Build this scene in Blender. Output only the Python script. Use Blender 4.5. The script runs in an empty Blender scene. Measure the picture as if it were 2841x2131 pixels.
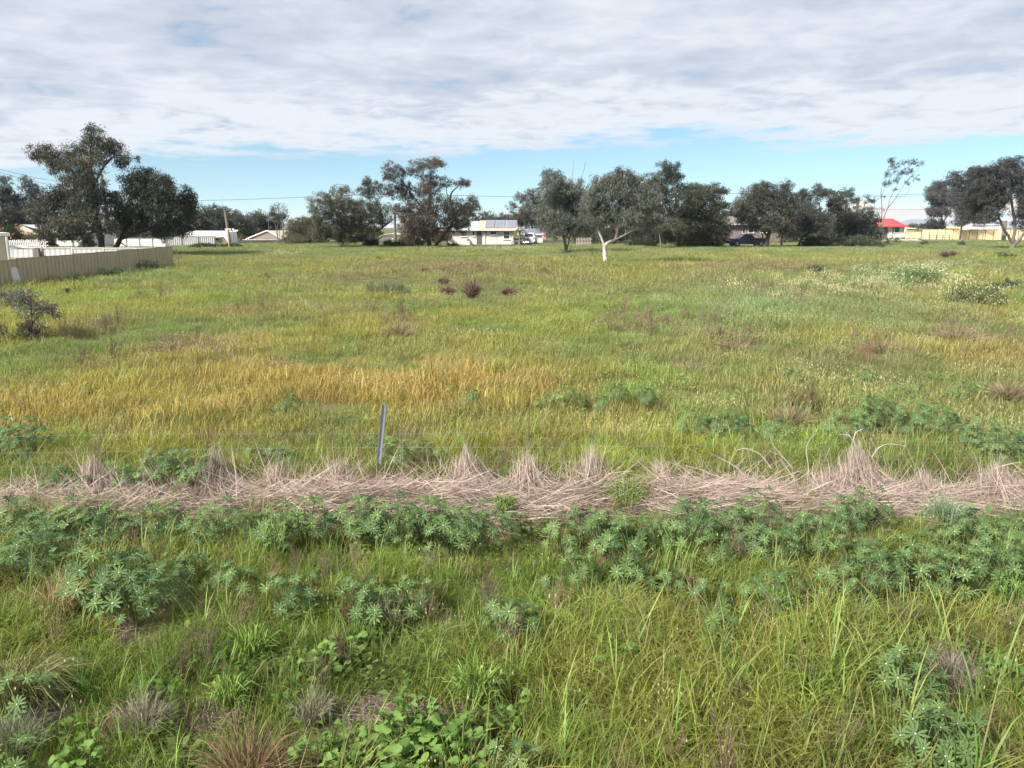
import bpy, math, random
import numpy as np
from mathutils import Vector, Euler, Matrix

R = math.radians
SEED = 7
rng = np.random.default_rng(SEED)
random.seed(SEED)
sc = bpy.context.scene
col = sc.collection

# ------------------------------------------------------------------ camera
CAM_Z, PITCH, F, CX, CY = 3.0, R(11.5), 2135.0, 1420.5, 1065.5   # focal length and centre in photo pixels
cd = bpy.data.cameras.new('camera'); cam = bpy.data.objects.new('camera', cd); col.objects.link(cam)
cam.location = (0, 0, CAM_Z); cam.rotation_euler = (R(90) - PITCH, 0, 0)
cd.sensor_width = 36; cd.lens = 36 * F / 2841; cd.clip_start = 0.1; cd.clip_end = 30000
sc.camera = cam

# ------------------------------------------------------------------ light
SUN_EL, SUN_AZ = R(40), R(-124)      # azimuth measured from +Y (the view direction) towards +X
sun_dir = Vector((math.cos(SUN_EL) * math.sin(SUN_AZ), math.cos(SUN_EL) * math.cos(SUN_AZ), math.sin(SUN_EL)))
sl = bpy.data.lights.new('sun', 'SUN'); so = bpy.data.objects.new('sun', sl); col.objects.link(so)
sl.energy = 4.8; sl.angle = R(10); sl.color = (1.0, 0.95, 0.88)
so.rotation_euler = sun_dir.to_track_quat('Z', 'Y').to_euler()
vs = sc.view_settings
vs.view_transform = 'Standard'; vs.look = 'None'; vs.gamma = 1.0; vs.exposure = 1.28; vs.use_curve_mapping = False
sc.cycles.max_bounces = 4; sc.cycles.diffuse_bounces = 2; sc.cycles.transmission_bounces = 3
sc.cycles.transparent_max_bounces = 6; sc.cycles.glossy_bounces = 2
sc.cycles.use_denoising = True; sc.cycles.use_adaptive_sampling = True; sc.cycles.adaptive_threshold = 0.025
sc.cycles.sample_clamp_indirect = 6.0

class NT:
    """tiny node-tree helper"""
    def __init__(s, tree): s.t = tree; s.n = tree.nodes; s.l = tree.links
    def add(s, typ, ins=None, **kw):
        n = s.n.new(typ)
        for k, v in kw.items(): setattr(n, k, v)
        for k, v in (ins or {}).items(): s.set(n, k, v)
        return n
    def set(s, n, k, v):
        sock = n.inputs[k]
        if hasattr(v, 'is_output'): s.l.new(v, sock)
        elif hasattr(v, 'outputs'): s.l.new(v.outputs[0], sock)
        else: sock.default_value = v
    def m(s, op, a, b=0.0, c=None, clamp=False):
        n = s.add('ShaderNodeMath', {0: a, 1: b}, operation=op, use_clamp=clamp)
        if c is not None: s.set(n, 2, c)
        return n.outputs[0]
    def mix(s, f, a, b, mode='MIX'):
        n = s.add('ShaderNodeMix', data_type='RGBA', blend_type=mode)
        s.set(n, 0, f); s.set(n, 6, a); s.set(n, 7, b); return n.outputs[2]
    def ramp(s, f, lo, hi):
        n = s.add('ShaderNodeMapRange', {0: f, 1: lo, 2: hi}, interpolation_type='SMOOTHSTEP'); return n.outputs[0]
    def noise(s, vec, scale, detail=4.0, rough=0.55, dist=0.0):
        return s.add('ShaderNodeTexNoise', {'Vector': vec, 'Scale': scale, 'Detail': detail, 'Roughness': rough, 'Distortion': dist}).outputs[0]

# ------------------------------------------------------------------ sky
world = bpy.data.worlds.new('World'); sc.world = world; world.use_nodes = True
w = NT(world.node_tree); w.n.clear()
sky = w.add('ShaderNodeTexSky', sky_type='NISHITA')
sky.sun_disc = False; sky.sun_elevation = SUN_EL; sky.sun_rotation = SUN_AZ; sky.altitude = 100; sky.air_density = 1.0; sky.dust_density = 0.1; sky.ozone_density = 3.5
tc = w.add('ShaderNodeTexCoord'); sep = w.add('ShaderNodeSeparateXYZ', {0: tc.outputs['Generated']})
w.l.new(w.add('ShaderNodeVectorMath', {0: tc.outputs['Generated'], 1: (0, 0, 0.045)}, operation='ADD').outputs[0], sky.inputs[0])   # clear air: little glow at the horizon
X, Y, Z = sep.outputs
zc = w.m('ADD', w.m('MAXIMUM', Z, 0.0), 0.085)      # the deck has depth, so it is not squeezed to nothing at the horizon
px_, py_ = w.m('DIVIDE', X, zc), w.m('DIVIDE', Y, zc)
pl = w.add('ShaderNodeCombineXYZ', {0: px_, 1: py_, 2: 0.0}).outputs[0]
def mapped(sx, sy, rot=0.0):
    return w.add('ShaderNodeMapping', {0: pl, 2: (0, 0, rot), 3: (sx, sy, 1)}).outputs[0]
n_big = w.noise(mapped(0.50, 0.58, 0.10), 1.0, 4, 0.5)
n_mid = w.noise(mapped(1.6, 1.7, -0.30), 1.0, 7, 0.56, 0.35)
n_rip = w.noise(mapped(4.6, 5.0, 0.5), 1.0, 6, 0.6, 0.6)
# the far edge of the cloud deck, a line on the deck's own plane made ragged by noise
edge = w.m('ADD', w.m('MULTIPLY', px_, 0.16), py_)
edge = w.m('ADD', edge, w.m('MULTIPLY', w.m('SUBTRACT', n_big, 0.5), 3.0))
edge = w.m('ADD', edge, w.m('MULTIPLY', w.m('SUBTRACT', n_mid, 0.5), 1.9))
edge = w.m('ADD', edge, w.m('MULTIPLY', w.m('SUBTRACT', n_rip, 0.5), 1.3))
deck = w.ramp(edge, 5.60, 4.90)
# thin places where blue shows through
holes = w.ramp(w.m('ADD', w.m('MULTIPLY', n_mid, 0.6), w.m('MULTIPLY', n_rip, 0.4)), 0.30, 0.43)
cover = w.m('MULTIPLY', deck, w.m('ADD', w.m('MULTIPLY', holes, 0.62), 0.38))
thin_edge = w.ramp(edge, 3.4, 5.0)
tone = w.m('ADD', w.m('ADD', w.m('MULTIPLY', n_mid, 0.38), w.m('MULTIPLY', n_big, 0.22)), w.m('MULTIPLY', n_rip, w.m('ADD', 0.22, w.m('MULTIPLY', thin_edge, 0.16))))
bright = w.ramp(w.m('ADD', tone, w.m('MULTIPLY', thin_edge, 0.02)), 0.31, 0.52)
deck_col = w.mix(bright, (0.230, 0.257, 0.308, 1), (0.345, 0.362, 0.393, 1))
# heaped cumulus low over the horizon, in banks
az = w.m('ARCTAN2', X, Y)
cv = w.add('ShaderNodeCombineXYZ', {0: w.m('MULTIPLY', az, 9.0), 1: w.m('MULTIPLY', Z, 22.0), 2: 3.3}).outputs[0]
nc = w.noise(cv, 1.3, 6, 0.55, 0.3)
bank_ = w.ramp(w.m('SINE', w.m('ADD', w.m('MULTIPLY', az, 3.0), 0.05)), 0.72, 0.97)
top = w.m('SUBTRACT', w.m('MULTIPLY', bank_, w.m('MULTIPLY', w.m('SUBTRACT', nc, 0.26), 0.125)), 0.002)
cum = w.ramp(w.m('SUBTRACT', top, Z), 0.0, 0.0025)
cum_col = w.mix(w.ramp(w.m('ADD', nc, w.m('MULTIPLY', Z, 5.0)), 0.42, 0.66), (0.30, 0.29, 0.285, 1), (0.42, 0.38, 0.30, 1))
sky_col = w.mix(1.0, sky.outputs[0], (0.060, 0.066, 0.062, 1), 'MULTIPLY')
c1 = w.mix(cum, sky_col, cum_col)
c2 = w.mix(cover, c1, deck_col)
bg = w.add('ShaderNodeBackground', {0: c2, 1: 1.0})
w.add('ShaderNodeOutputWorld', {0: bg})

# ------------------------------------------------------------------ geometry of the place
def gz(x, y):
    x = np.asarray(x, float); y = np.asarray(y, float)
    t = np.clip((y - 10) / 120, 0, 1); base = 0.75 * t * t * (3 - 2 * t)
    near = np.exp(-np.clip(y, 0, None) / 60)
    b = 0.05 * np.sin(x * 0.9 + 1.3) * np.sin(y * 0.8 + 0.4) + 0.04 * np.sin(x * 2.1 + y * 0.7) + 0.10 * np.sin(x * 0.23 + 2) * np.sin(y * 0.17) + 0.03 * np.sin(3.1 * x - 2.3 * y)
    bank = 0.10 * np.exp(-((y - 8.3) / 0.7) ** 2)
    return base + b * near * np.clip((y - 2) / 4, 0, 1) + bank

SP, CP = math.sin(PITCH), math.cos(PITCH)
def ray(px, py):
    u, v = (px - CX) / F, (CY - py) / F
    return np.array([u, CP + v * SP, -SP + v * CP])
def P(px, py, d):
    """world point on the sight line of a photo pixel at distance d down the field (world Y)"""
    r = ray(px, py); return np.array([0, 0, CAM_Z]) + r * (d / r[1])
def G(px, py):
    """world point of the ground seen at a photo pixel"""
    r = ray(px, py); d = 20.0
    for _ in range(60):
        x = r[0] * d / r[1]; d = d * 0.4 + 0.6 * max(2.0, (CAM_Z - float(gz(x, d))) / max(1e-4, -r[2] / r[1]))
    return np.array([r[0] * d / r[1], d, float(gz(r[0] * d / r[1], d))])
def Gv(px, py):
    """the same for arrays"""
    px, py = np.asarray(px, float), np.asarray(py, float); u, v = (px - CX) / F, (CY - py) / F; ry, rz = CP + v * SP, -SP + v * CP; d = np.full(px.shape, 20.0)
    for _ in range(40):
        d = d * .4 + .6 * np.maximum(2.0, (CAM_Z - gz(u * d / ry, d)) / np.maximum(1e-4, -rz / ry))
    x = u * d / ry; return np.stack([x, d, gz(x, d)], -1)
AVOID = []                                # spots (x, y, radius) kept clear of meadow grass
def on_ground(px, d):
    r = ray(px, 700); x = r[0] * d / r[1]; return np.array([x, d, float(gz(x, d))])
def proj(p):
    """photo pixel of world points (N,3)"""
    q = np.asarray(p) - np.array([0, 0, CAM_Z]); dz = q[..., 1] * CP - q[..., 2] * SP
    return CX + F * q[..., 0] / dz, CY - F * (q[..., 1] * SP + q[..., 2] * CP) / dz

# ------------------------------------------------------------------ mesh helpers
def mesh_np(name, V, Fc, cols=None, bv=None, mi=None, smooth=False):
    me = bpy.data.meshes.new(name)
    V = np.asarray(V, np.float32)
    faces = Fc if isinstance(Fc, list) and isinstance(Fc[0], np.ndarray) else [Fc]
    faces = [np.asarray(f, np.int32) for f in faces if len(f)]
    loops = np.concatenate([f.ravel() for f in faces]); tot = np.concatenate([np.full(len(f), f.shape[1]) for f in faces])
    me.vertices.add(len(V)); me.vertices.foreach_set('co', V.ravel())
    me.loops.add(len(loops)); me.loops.foreach_set('vertex_index', loops)
    me.polygons.add(len(tot)); me.polygons.foreach_set('loop_start', np.concatenate([[0], np.cumsum(tot)[:-1]]).astype(np.int32))
    if mi is not None: me.polygons.foreach_set('material_index', np.asarray(mi, np.int32))
    if smooth: me.polygons.foreach_set('use_smooth', np.ones(len(tot), bool))
    me.update(calc_edges=True)
    if cols is not None:
        a = me.attributes.new('col', 'FLOAT_COLOR', 'POINT'); c = np.ones((len(V), 4), np.float32); c[:, :3] = cols
        a.data.foreach_set('color', c.ravel())
    if bv is not None:
        a = me.attributes.new('bv', 'FLOAT_VECTOR', 'POINT'); a.data.foreach_set('vector', np.asarray(bv, np.float32).ravel())
    return me

def obj(name, me, mats=None, parent=None, loc=None, rot=None, scale=None):
    o = bpy.data.objects.new(name, me); col.objects.link(o)
    if mats is not None and me is not None and len(me.materials) == 0:
        for m in (mats if isinstance(mats, (list, tuple)) else [mats]): me.materials.append(m)
    if parent is not None: o.parent = parent
    if loc is not None: o.location = loc
    if rot is not None: o.rotation_euler = rot
    if scale is not None: o.scale = scale if hasattr(scale, '__len__') else (scale,) * 3
    return o
def tag(o, label, cat, group=None, kind=None):
    o['label'] = label; o['category'] = cat
    if group: o['group'] = group
    if kind: o['kind'] = kind
    return o
def thing(name, loc, label, cat, group=None, rz=0.0):
    o = bpy.data.objects.new(name, None); col.objects.link(o); o.location = loc; o.rotation_euler = (0, 0, rz); o.empty_display_size = 0.2
    return tag(o, label, cat, group)

class MB:
    """collects simple solids into one mesh"""
    def __init__(s): s.v = []; s.f = []
    def _add(s, v, f):
        k = len(s.v); s.v += [tuple(p) for p in v]; s.f += [tuple(i + k for i in q) for q in f]; return s
    def box(s, x0, x1, y0, y1, z0, z1):
        v = [(x, y, z) for z in (z0, z1) for y in (y0, y1) for x in (x0, x1)]
        return s._add(v, [(0, 2, 3, 1), (4, 5, 7, 6), (0, 1, 5, 4), (2, 6, 7, 3), (0, 4, 6, 2), (1, 3, 7, 5)])
    def prism(s, pts, y0, y1):
        """outline in xz pushed along y"""
        n = len(pts); v = [(x, y0, z) for x, z in pts] + [(x, y1, z) for x, z in pts]
        f = [tuple(range(n)), tuple(range(2 * n - 1, n - 1, -1))] + [(i, i + n, (i + 1) % n + n, (i + 1) % n) for i in range(n)]
        return s._add(v, f)
    def slab(s, a, b, c, d, t):
        """quad a b c d with thickness t along its normal"""
        a, b, c, d = (Vector(q) for q in (a, b, c, d)); n = (b - a).cross(d - a).normalized() * t
        return s._add([a, b, c, d, a + n, b + n, c + n, d + n], [(3, 2, 1, 0), (4, 5, 6, 7), (0, 1, 5, 4), (1, 2, 6, 5), (2, 3, 7, 6), (3, 0, 4, 7)])
    def tube(s, pts, rad, n=8, cap=True):
        V, Fq = tube_np(pts, rad, n); k = len(s.v); s.v += [tuple(p) for p in V]; s.f += [tuple(int(i) + k for i in q) for q in Fq]
        if cap:
            s.f.append(tuple(k + i for i in range(n))[::-1]); m = k + len(V) - n; s.f.append(tuple(m + i for i in range(n)))
        return s
    def mesh(s, name='part'):
        me = bpy.data.meshes.new(name); me.from_pydata(s.v, [], s.f); me.update(); return me
    def build(s, name, mat, parent=None, smooth=False, **kw):
        me = s.mesh(name)
        if smooth: me.polygons.foreach_set('use_smooth', np.ones(len(me.polygons), bool))
        return obj(name, me, mat, parent, **kw)

def tube_np(pts, rad, n=6):
    p = np.asarray(pts, float); k = len(p); rad = np.broadcast_to(np.asarray(rad, float), (k,))
    t = np.gradient(p, axis=0); t /= np.linalg.norm(t, axis=1, keepdims=True) + 1e-9
    ref = np.where(np.abs(t[:, 2:3]) > 0.9, np.array([[1.0, 0, 0]]), np.array([[0, 0, 1.0]]))
    a = np.cross(t, ref); a /= np.linalg.norm(a, axis=1, keepdims=True) + 1e-9
    for i in range(1, k):
        if np.dot(a[i], a[i - 1]) < 0: a[i] = -a[i]
    b = np.cross(t, a); th = np.arange(n) * 2 * math.pi / n
    ring = a[:, None, :] * np.cos(th)[None, :, None] + b[:, None, :] * np.sin(th)[None, :, None]
    V = (p[:, None, :] + ring * rad[:, None, None]).reshape(-1, 3)
    i = np.arange(k - 1)[:, None] * n; j = np.arange(n)[None, :]; j2 = (j + 1) % n
    Fq = np.stack([i + j, i + j2, i + n + j2, i + n + j], -1).reshape(-1, 4)
    return V, Fq
def smooth_path(pts, m=4):
    """Catmull-Rom through points"""
    p = np.asarray(pts, float); q = np.vstack([2 * p[0] - p[1], p, 2 * p[-1] - p[-2]]); out = []
    for i in range(1, len(q) - 2):
        for t in np.arange(m) / m:
            a, b, c, d = q[i - 1], q[i], q[i + 1], q[i + 2]
            out.append(0.5 * (2 * b + (c - a) * t + (2 * a - 5 * b + 4 * c - d) * t * t + (3 * b - a - 3 * c + d) * t ** 3))
    out.append(p[-1]); return np.array(out)
def join(parts):
    V, Fs, k = [], [], 0
    for v, f in parts: V.append(v); Fs.append(f + k); k += len(v)
    return np.concatenate(V), np.concatenate(Fs)

# ------------------------------------------------------------------ materials
def base_mat(name):
    m = bpy.data.materials.new(name); m.use_nodes = True; t = NT(m.node_tree); t.n.clear(); return m, t
def finish(t, shader): t.add('ShaderNodeOutputMaterial', {0: shader})
def paint(name, c, rough=0.6, var=0.18, scale=3.0, metal=0.0, c2=None, bump=0.0, spec=0.4, stretch=(1, 1, 1)):
    """plain surface with uneven tone; c2 is a second colour that comes through in patches"""
    m, t = base_mat(name)
    tcn = t.add('ShaderNodeTexCoord'); mp = t.add('ShaderNodeMapping', {0: tcn.outputs['Object'], 3: stretch})
    n1 = t.noise(mp, scale, 5, 0.6); n2 = t.noise(mp, scale * 7, 3, 0.6)
    a = (*c, 1); b = (*(c2 or tuple(v * (1 - var * 1.6) for v in c)), 1)
    f = t.ramp(t.m('ADD', t.m('MULTIPLY', n1, 0.7), t.m('MULTIPLY', n2, 0.3)), 0.40, 0.68)
    cc = t.mix(f, a, b)
    pr = t.add('ShaderNodeBsdfPrincipled', {'Base Color': cc, 'Roughness': rough, 'Metallic': metal, 'Specular IOR Level': spec})
    if bump: t.set(pr, 'Normal', t.add('ShaderNodeBump', {'Height': n2, 'Strength': bump, 'Distance': 0.02}))
    finish(t, pr); return m
def leafy(name, attr='col', inst=False, trans=0.3, rough=0.55, spec=0.25, mul=(1, 1, 1), near=False):
    m, t = base_mat(name)
    a = t.add('ShaderNodeAttribute', attribute_name=attr)
    if inst and not near: a.attribute_type = 'INSTANCER'
    c = t.mix(1.0, a.outputs['Color'], (*mul, 1), 'MULTIPLY')
    if inst:
        b = t.add('ShaderNodeAttribute', attribute_name='bv'); s = t.add('ShaderNodeSeparateXYZ', {0: b.outputs['Vector']})
        # some blades are drier, some greener; blade tips bleach
        c = t.mix(t.m('MULTIPLY', t.ramp(s.outputs[1], 0.60, 1.0), 0.50), c, (0.34, 0.31, 0.14, 1))
        c = t.mix(t.m('MULTIPLY', t.ramp(s.outputs[1], 0.30, 0.0), 0.55), c, t.mix(1.0, c, (0.55, 0.95, 0.60, 1), 'MULTIPLY'))
        c = t.mix(t.m('MULTIPLY', t.ramp(s.outputs[1], 0.86, 0.93), 0.55), c, (0.20, 0.135, 0.075, 1))
        c = t.mix(1.0, c, t.add('ShaderNodeCombineXYZ', {k: t.m('ADD', t.m('MULTIPLY', s.outputs[2], 0.75), 0.62) for k in range(3)}).outputs[0], 'MULTIPLY')
        c = t.mix(t.m('MULTIPLY', t.ramp(s.outputs[0], 0.45, 1.0), 0.60), c, t.mix(1.0, c, (1.6, 1.45, 1.4, 1), 'MULTIPLY'))
    d = t.add('ShaderNodeBsdfPrincipled', {'Base Color': c, 'Roughness': rough, 'Specular IOR Level': spec})
    tr = t.add('ShaderNodeBsdfTranslucent', {0: t.mix(1.0, c, (1.1, 1.15, 0.6, 1), 'MULTIPLY')})
    finish(t, t.add('ShaderNodeMixShader', {0: trans, 1: d, 2: tr})); return m
def flat_leaf(name, c, trans=0.25, rough=0.5, c2=None, scale=9.0):
    m, t = base_mat(name); oi = t.add('ShaderNodeObjectInfo'); tcn = t.add('ShaderNodeTexCoord')
    n = t.noise(tcn.outputs['Object'], scale, 2, 0.5)
    f = t.m('ADD', t.m('MULTIPLY', oi.outputs['Random'], 0.7), t.m('MULTIPLY', n, 0.3))
    cc = t.mix(f, (*c, 1), (*(c2 or tuple(v * 0.6 for v in c)), 1))
    d = t.add('ShaderNodeBsdfPrincipled', {'Base Color': cc, 'Roughness': rough, 'Specular IOR Level': 0.15})
    tr = t.add('ShaderNodeBsdfTranslucent', {0: cc})
    finish(t, t.add('ShaderNodeMixShader', {0: trans, 1: d, 2: tr})); return m
def glass_mat(name, c=(0.03, 0.035, 0.04)):
    m, t = base_mat(name)
    finish(t, t.add('ShaderNodeBsdfPrincipled', {'Base Color': (*c, 1), 'Roughness': 0.08, 'Specular IOR Level': 0.6})); return m

M = {}
M['leaf'] = leafy('eucalypt leaf', trans=0.22, rough=0.5, spec=0.2)
M['grass'] = leafy('grass blade', 'gcol', True, trans=0.38)
M['grass_near'] = leafy('grass blade near', 'gcol', True, trans=0.38, near=True)
M['weed'] = leafy('weed foliage', trans=0.3)
M['straw'] = leafy('dry straw', trans=0.15, rough=0.7, spec=0.2)
M['bark_dark'] = paint('dark rough bark', (0.055, 0.045, 0.042), 0.9, c2=(0.10, 0.085, 0.075), scale=2.5, bump=0.6, stretch=(3, 3, 0.6))
M['bark_mid'] = paint('grey bark', (0.17, 0.15, 0.13), 0.85, c2=(0.09, 0.075, 0.065), scale=2.0, bump=0.4, stretch=(3, 3, 0.6))
M['bark_white'] = paint('smooth white gum bark', (0.52, 0.48, 0.43), 0.7, c2=(0.22, 0.19, 0.17), scale=2.6, bump=0.2, stretch=(2.5, 2.5, 0.7))
M['timber'] = paint('weathered timber', (0.17, 0.15, 0.13), 0.85, c2=(0.10, 0.09, 0.08), scale=2.0, stretch=(4, 4, 0.5))
M['stick'] = paint('bleached dead wood', (0.42, 0.36, 0.32), 0.8, c2=(0.22, 0.18, 0.16), scale=4.0)
M['twig'] = paint('brown twig', (0.16, 0.11, 0.085), 0.85, c2=(0.22, 0.16, 0.12), scale=4.0)
M['steel'] = paint('dull grey steel', (0.17, 0.185, 0.225), 0.5, metal=0.2, scale=3.0)
M['wire'] = paint('galvanised wire', (0.30, 0.31, 0.32), 0.6, metal=0.2)
M['cable'] = paint('power cable', (0.10, 0.11, 0.13), 0.6)
M['tan'] = paint('tan steel fence sheet', (0.42, 0.36, 0.235), 0.5, var=0.10, scale=0.7, c2=(0.35, 0.30, 0.20))
M['tan_trim'] = paint('tan fence rail', (0.31, 0.28, 0.20), 0.5, var=0.1)
M['white_sheet'] = paint('white steel sheet', (0.62, 0.61, 0.60), 0.5, var=0.08, scale=0.5, c2=(0.48, 0.46, 0.45))
M['white'] = paint('white paint', (0.78, 0.77, 0.75), 0.5, var=0.08)
M['weather'] = paint('white painted boards', (0.74, 0.69, 0.66), 0.6, var=0.1, scale=0.8, c2=(0.60, 0.53, 0.50), stretch=(1, 1, 0.4))
M['cream'] = paint('cream panel', (0.66, 0.52, 0.27), 0.6, var=0.1, scale=0.3, c2=(0.56, 0.43, 0.22))
M['beige'] = paint('beige cladding', (0.58, 0.50, 0.38), 0.6, var=0.08, scale=0.6)
M['pink'] = paint('pinkish render', (0.55, 0.40, 0.33), 0.7, var=0.1)
M['brick'] = paint('brown brick', (0.17, 0.13, 0.115), 0.8, c2=(0.24, 0.19, 0.165), scale=1.5)
M['red_roof'] = paint('red metal roof', (0.55, 0.055, 0.06), 0.45, var=0.1, c2=(0.45, 0.05, 0.055))
M['rust_roof'] = paint('rusty roof sheet', (0.42, 0.32, 0.25), 0.6, c2=(0.42, 0.25, 0.16), scale=1.2)
M['silver_roof'] = paint('silver roof sheet', (0.62, 0.64, 0.68), 0.4, var=0.1, scale=0.6)
M['grey_tile'] = paint('grey brown gable boards', (0.20, 0.17, 0.16), 0.8, c2=(0.26, 0.22, 0.21))
M['solar'] = paint('solar cell glass', (0.17, 0.19, 0.25), 0.2, var=0.1, spec=0.8)
M['solar_frame'] = paint('solar frame', (0.55, 0.57, 0.60), 0.35, metal=0.5)
M['glass'] = glass_mat('window glass'); M['dark'] = paint('dark opening', (0.03, 0.03, 0.035), 0.8)
M['door'] = paint('grey door', (0.10, 0.11, 0.12), 0.6); M['green'] = paint('dark green paint', (0.03, 0.13, 0.11), 0.6)
M['yellow'] = paint('yellow post paint', (0.70, 0.42, 0.14), 0.6, var=0.08)
M['car_dark'] = paint('dark blue car paint', (0.02, 0.022, 0.06), 0.25, var=0.05, spec=0.6); M['car_silver'] = paint('silver bonnet paint', (0.34, 0.36, 0.42), 0.3, metal=0.3)
M['car_white'] = paint('white car paint', (0.74, 0.75, 0.78), 0.3, var=0.04); M['rubber'] = paint('tyre rubber', (0.02, 0.02, 0.02), 0.9)
M['chrome'] = paint('bright trim', (0.75, 0.75, 0.76), 0.2, metal=0.8); M['redlamp'] = paint('red lamp lens', (0.5, 0.03, 0.03), 0.3)
M['towel'] = paint('pink towel', (0.62, 0.27, 0.26), 0.9); M['binred'] = paint('red bin lid', (0.40, 0.04, 0.04), 0.5); M['bin'] = paint('dark green bin plastic', (0.04, 0.06, 0.045), 0.5)
M['sand'] = paint('pale sandy track', (0.50, 0.40, 0.33), 0.95, c2=(0.40, 0.32, 0.25))
M['hill'] = paint('far scrub hillside', (0.05, 0.065, 0.05), 0.95, scale=0.004)
M['bitumen'] = paint('old bitumen', (0.06, 0.058, 0.056), 0.9, c2=(0.08, 0.076, 0.07), scale=1.0)

# ------------------------------------------------------------------ ground
ys = np.concatenate([np.linspace(-12, 3, 8), np.geomspace(3.3, 160, 170), np.geomspace(175, 14000, 26)])
ks = np.concatenate([np.linspace(-2.2, -0.85, 12), np.linspace(-0.82, 0.82, 120), np.linspace(0.85, 2.2, 12)])
gx = ks[None, :] * (np.abs(ys[:, None]) + 14); gy = np.broadcast_to(ys[:, None], gx.shape)
nv, nu = gx.shape
ij = (np.arange(nv - 1)[:, None] * nu + np.arange(nu - 1)[None, :]).ravel()
gme = mesh_np('ground', np.stack([gx, gy, gz(gx, gy)], -1).reshape(-1, 3), np.stack([ij, ij + 1, ij + nu + 1, ij + nu], -1), smooth=True)
gm, t = base_mat('meadow soil and thatch')
tcn = t.add('ShaderNodeTexCoord'); po = tcn.outputs['Object']
na, nb, ncn = t.noise(po, 0.22, 6, 0.6), t.noise(po, 1.7, 6, 0.65), t.noise(po, 26, 4, 0.6)
cg = t.mix(t.ramp(na, 0.40, 0.62), (0.085, 0.105, 0.030, 1), (0.135, 0.125, 0.045, 1))
cg = t.mix(t.ramp(nb, 0.50, 0.72), cg, (0.115, 0.085, 0.060, 1))
cg = t.mix(t.m('MULTIPLY', t.ramp(ncn, 0.42, 0.66), 0.6), cg, (0.060, 0.050, 0.034, 1))
pr = t.add('ShaderNodeBsdfPrincipled', {'Base Color': cg, 'Roughness': 0.95, 'Specular IOR Level': 0.1, 'Normal': t.add('ShaderNodeBump', {'Height': ncn, 'Strength': 0.7, 'Distance': 0.03})})
finish(t, pr)
g = obj('ground', gme, gm); g['kind'] = 'structure'

# ------------------------------------------------------------------ far setting
class Plane:
    """a facade plane at distance d: photo pixels to metres local to a root on the ground"""
    def __init__(s, px, d, name, label, cat, group=None, z=None):
        s.d = d; b = on_ground(px, d)
        if z is not None: b[2] = z
        s.o = b; s.root = thing(name, b, label, cat, group)
    def x(s, px): return P(px, 660, s.d)[0] - s.o[0]
    def z(s, py): return P(CX, py, s.d)[2] - s.o[2]
    def part(s, name, mat, *boxes, parent=None):
        m = MB()
        for bx in boxes: m.box(*bx)
        return m.build(name, mat, parent or s.root)
    def window(s, px0, px1, py0, py1, y=0.0, name='window', bars=0, frame='white', pane='glass', sill=True):
        x0, x1, z1, z0 = s.x(px0), s.x(px1), s.z(py0), s.z(py1); fw = 0.06
        m = MB().box(x0, x1, y - 0.05, y - 0.003, z1 - fw, z1).box(x0, x1, y - 0.05, y - 0.003, z0, z0 + fw).box(x0, x0 + fw, y - 0.048, y - 0.003, z0 + fw, z1 - fw).box(x1 - fw, x1, y - 0.048, y - 0.003, z0 + fw, z1 - fw)
        zb = (z0 + z1) / 2
        if bars: m.box(x0 + fw, x1 - fw, y - 0.046, y - 0.003, zb - 0.03, zb + 0.03)
        f = m.build(name, M[frame], s.root)
        if bars:
            s.part('pane', M[pane], (x0 + fw, x1 - fw, y - 0.02, y - 0.004, z0 + fw, zb - 0.03), parent=f); s.part('pane', M[pane], (x0 + fw, x1 - fw, y - 0.02, y - 0.004, zb + 0.03, z1 - fw), parent=f)
        else: s.part('pane', M[pane], (x0 + fw, x1 - fw, y - 0.02, y - 0.004, z0 + fw, z1 - fw), parent=f)
        if sill: s.part('sill', M[frame], (x0 - 0.08, x1 + 0.08, y - 0.12, y - 0.052, z0 - 0.06, z0 - 0.003), parent=f)
        return f
    def solar(s, a, b, c, d, n):
        """row of n solar panels on the quad a(bottom left) b(bottom right) c(top right) d(top left)"""
        a, b, c, d = (Vector(q) for q in (a, b, c, d))
        up = (b - a).cross(d - a).normalized()
        for i in range(n):
            t0, t1 = (i + 0.03) / n, (i + 0.97) / n
            q = [a.lerp(b, t0), a.lerp(b, t1), d.lerp(c, t1), d.lerp(c, t0)]
            fr = MB().slab(*[v + up * 0.04 for v in q], 0.05).build('solar_panel', M['solar_frame'], s.root)
            cen = sum(q, Vector()) / 4
            MB().slab(*[cen + (v - cen) * 0.93 + up * 0.094 for v in q], 0.004).build('cell_sheet', M['solar'], fr)

def ribbed(x0, x1, z0, z1, period=0.2, depth=0.045, y=0.0, vertical=True, ztop=None):
    """trapezoid-ribbed sheet standing in the xz plane"""
    n = max(1, int(round((x1 - x0) / period))); p = (x1 - x0) / n; xs, yy = [], []
    for i in range(n):
        for a, b in ((0, 0), (0.06, -1), (0.80, -1), (0.86, 0)): xs.append(x0 + (i + a) * p); yy.append(y + b * depth)
    xs.append(x1); yy.append(y); xs = np.array(xs); yy = np.array(yy); k = len(xs)
    V = np.concatenate([np.stack([xs, yy, np.full(k, z0)], 1), np.stack([xs, yy, np.full(k, z1)], 1)])
    i = np.arange(k - 1); Fq = np.stack([i, i + 1, i + 1 + k, i + k], 1)
    # a back sheet gives it thickness
    V2 = V + np.array([0, 0.006, 0]); return np.concatenate([V, V2]), np.concatenate([Fq, Fq[:, ::-1] + 2 * k])

def place_line(o, a, b):
    """put an object whose x axis runs along a fence at a, pointing to b"""
    o.location = a; o.rotation_euler = (0, 0, math.atan2(b[1] - a[1], b[0] - a[0]))

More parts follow.
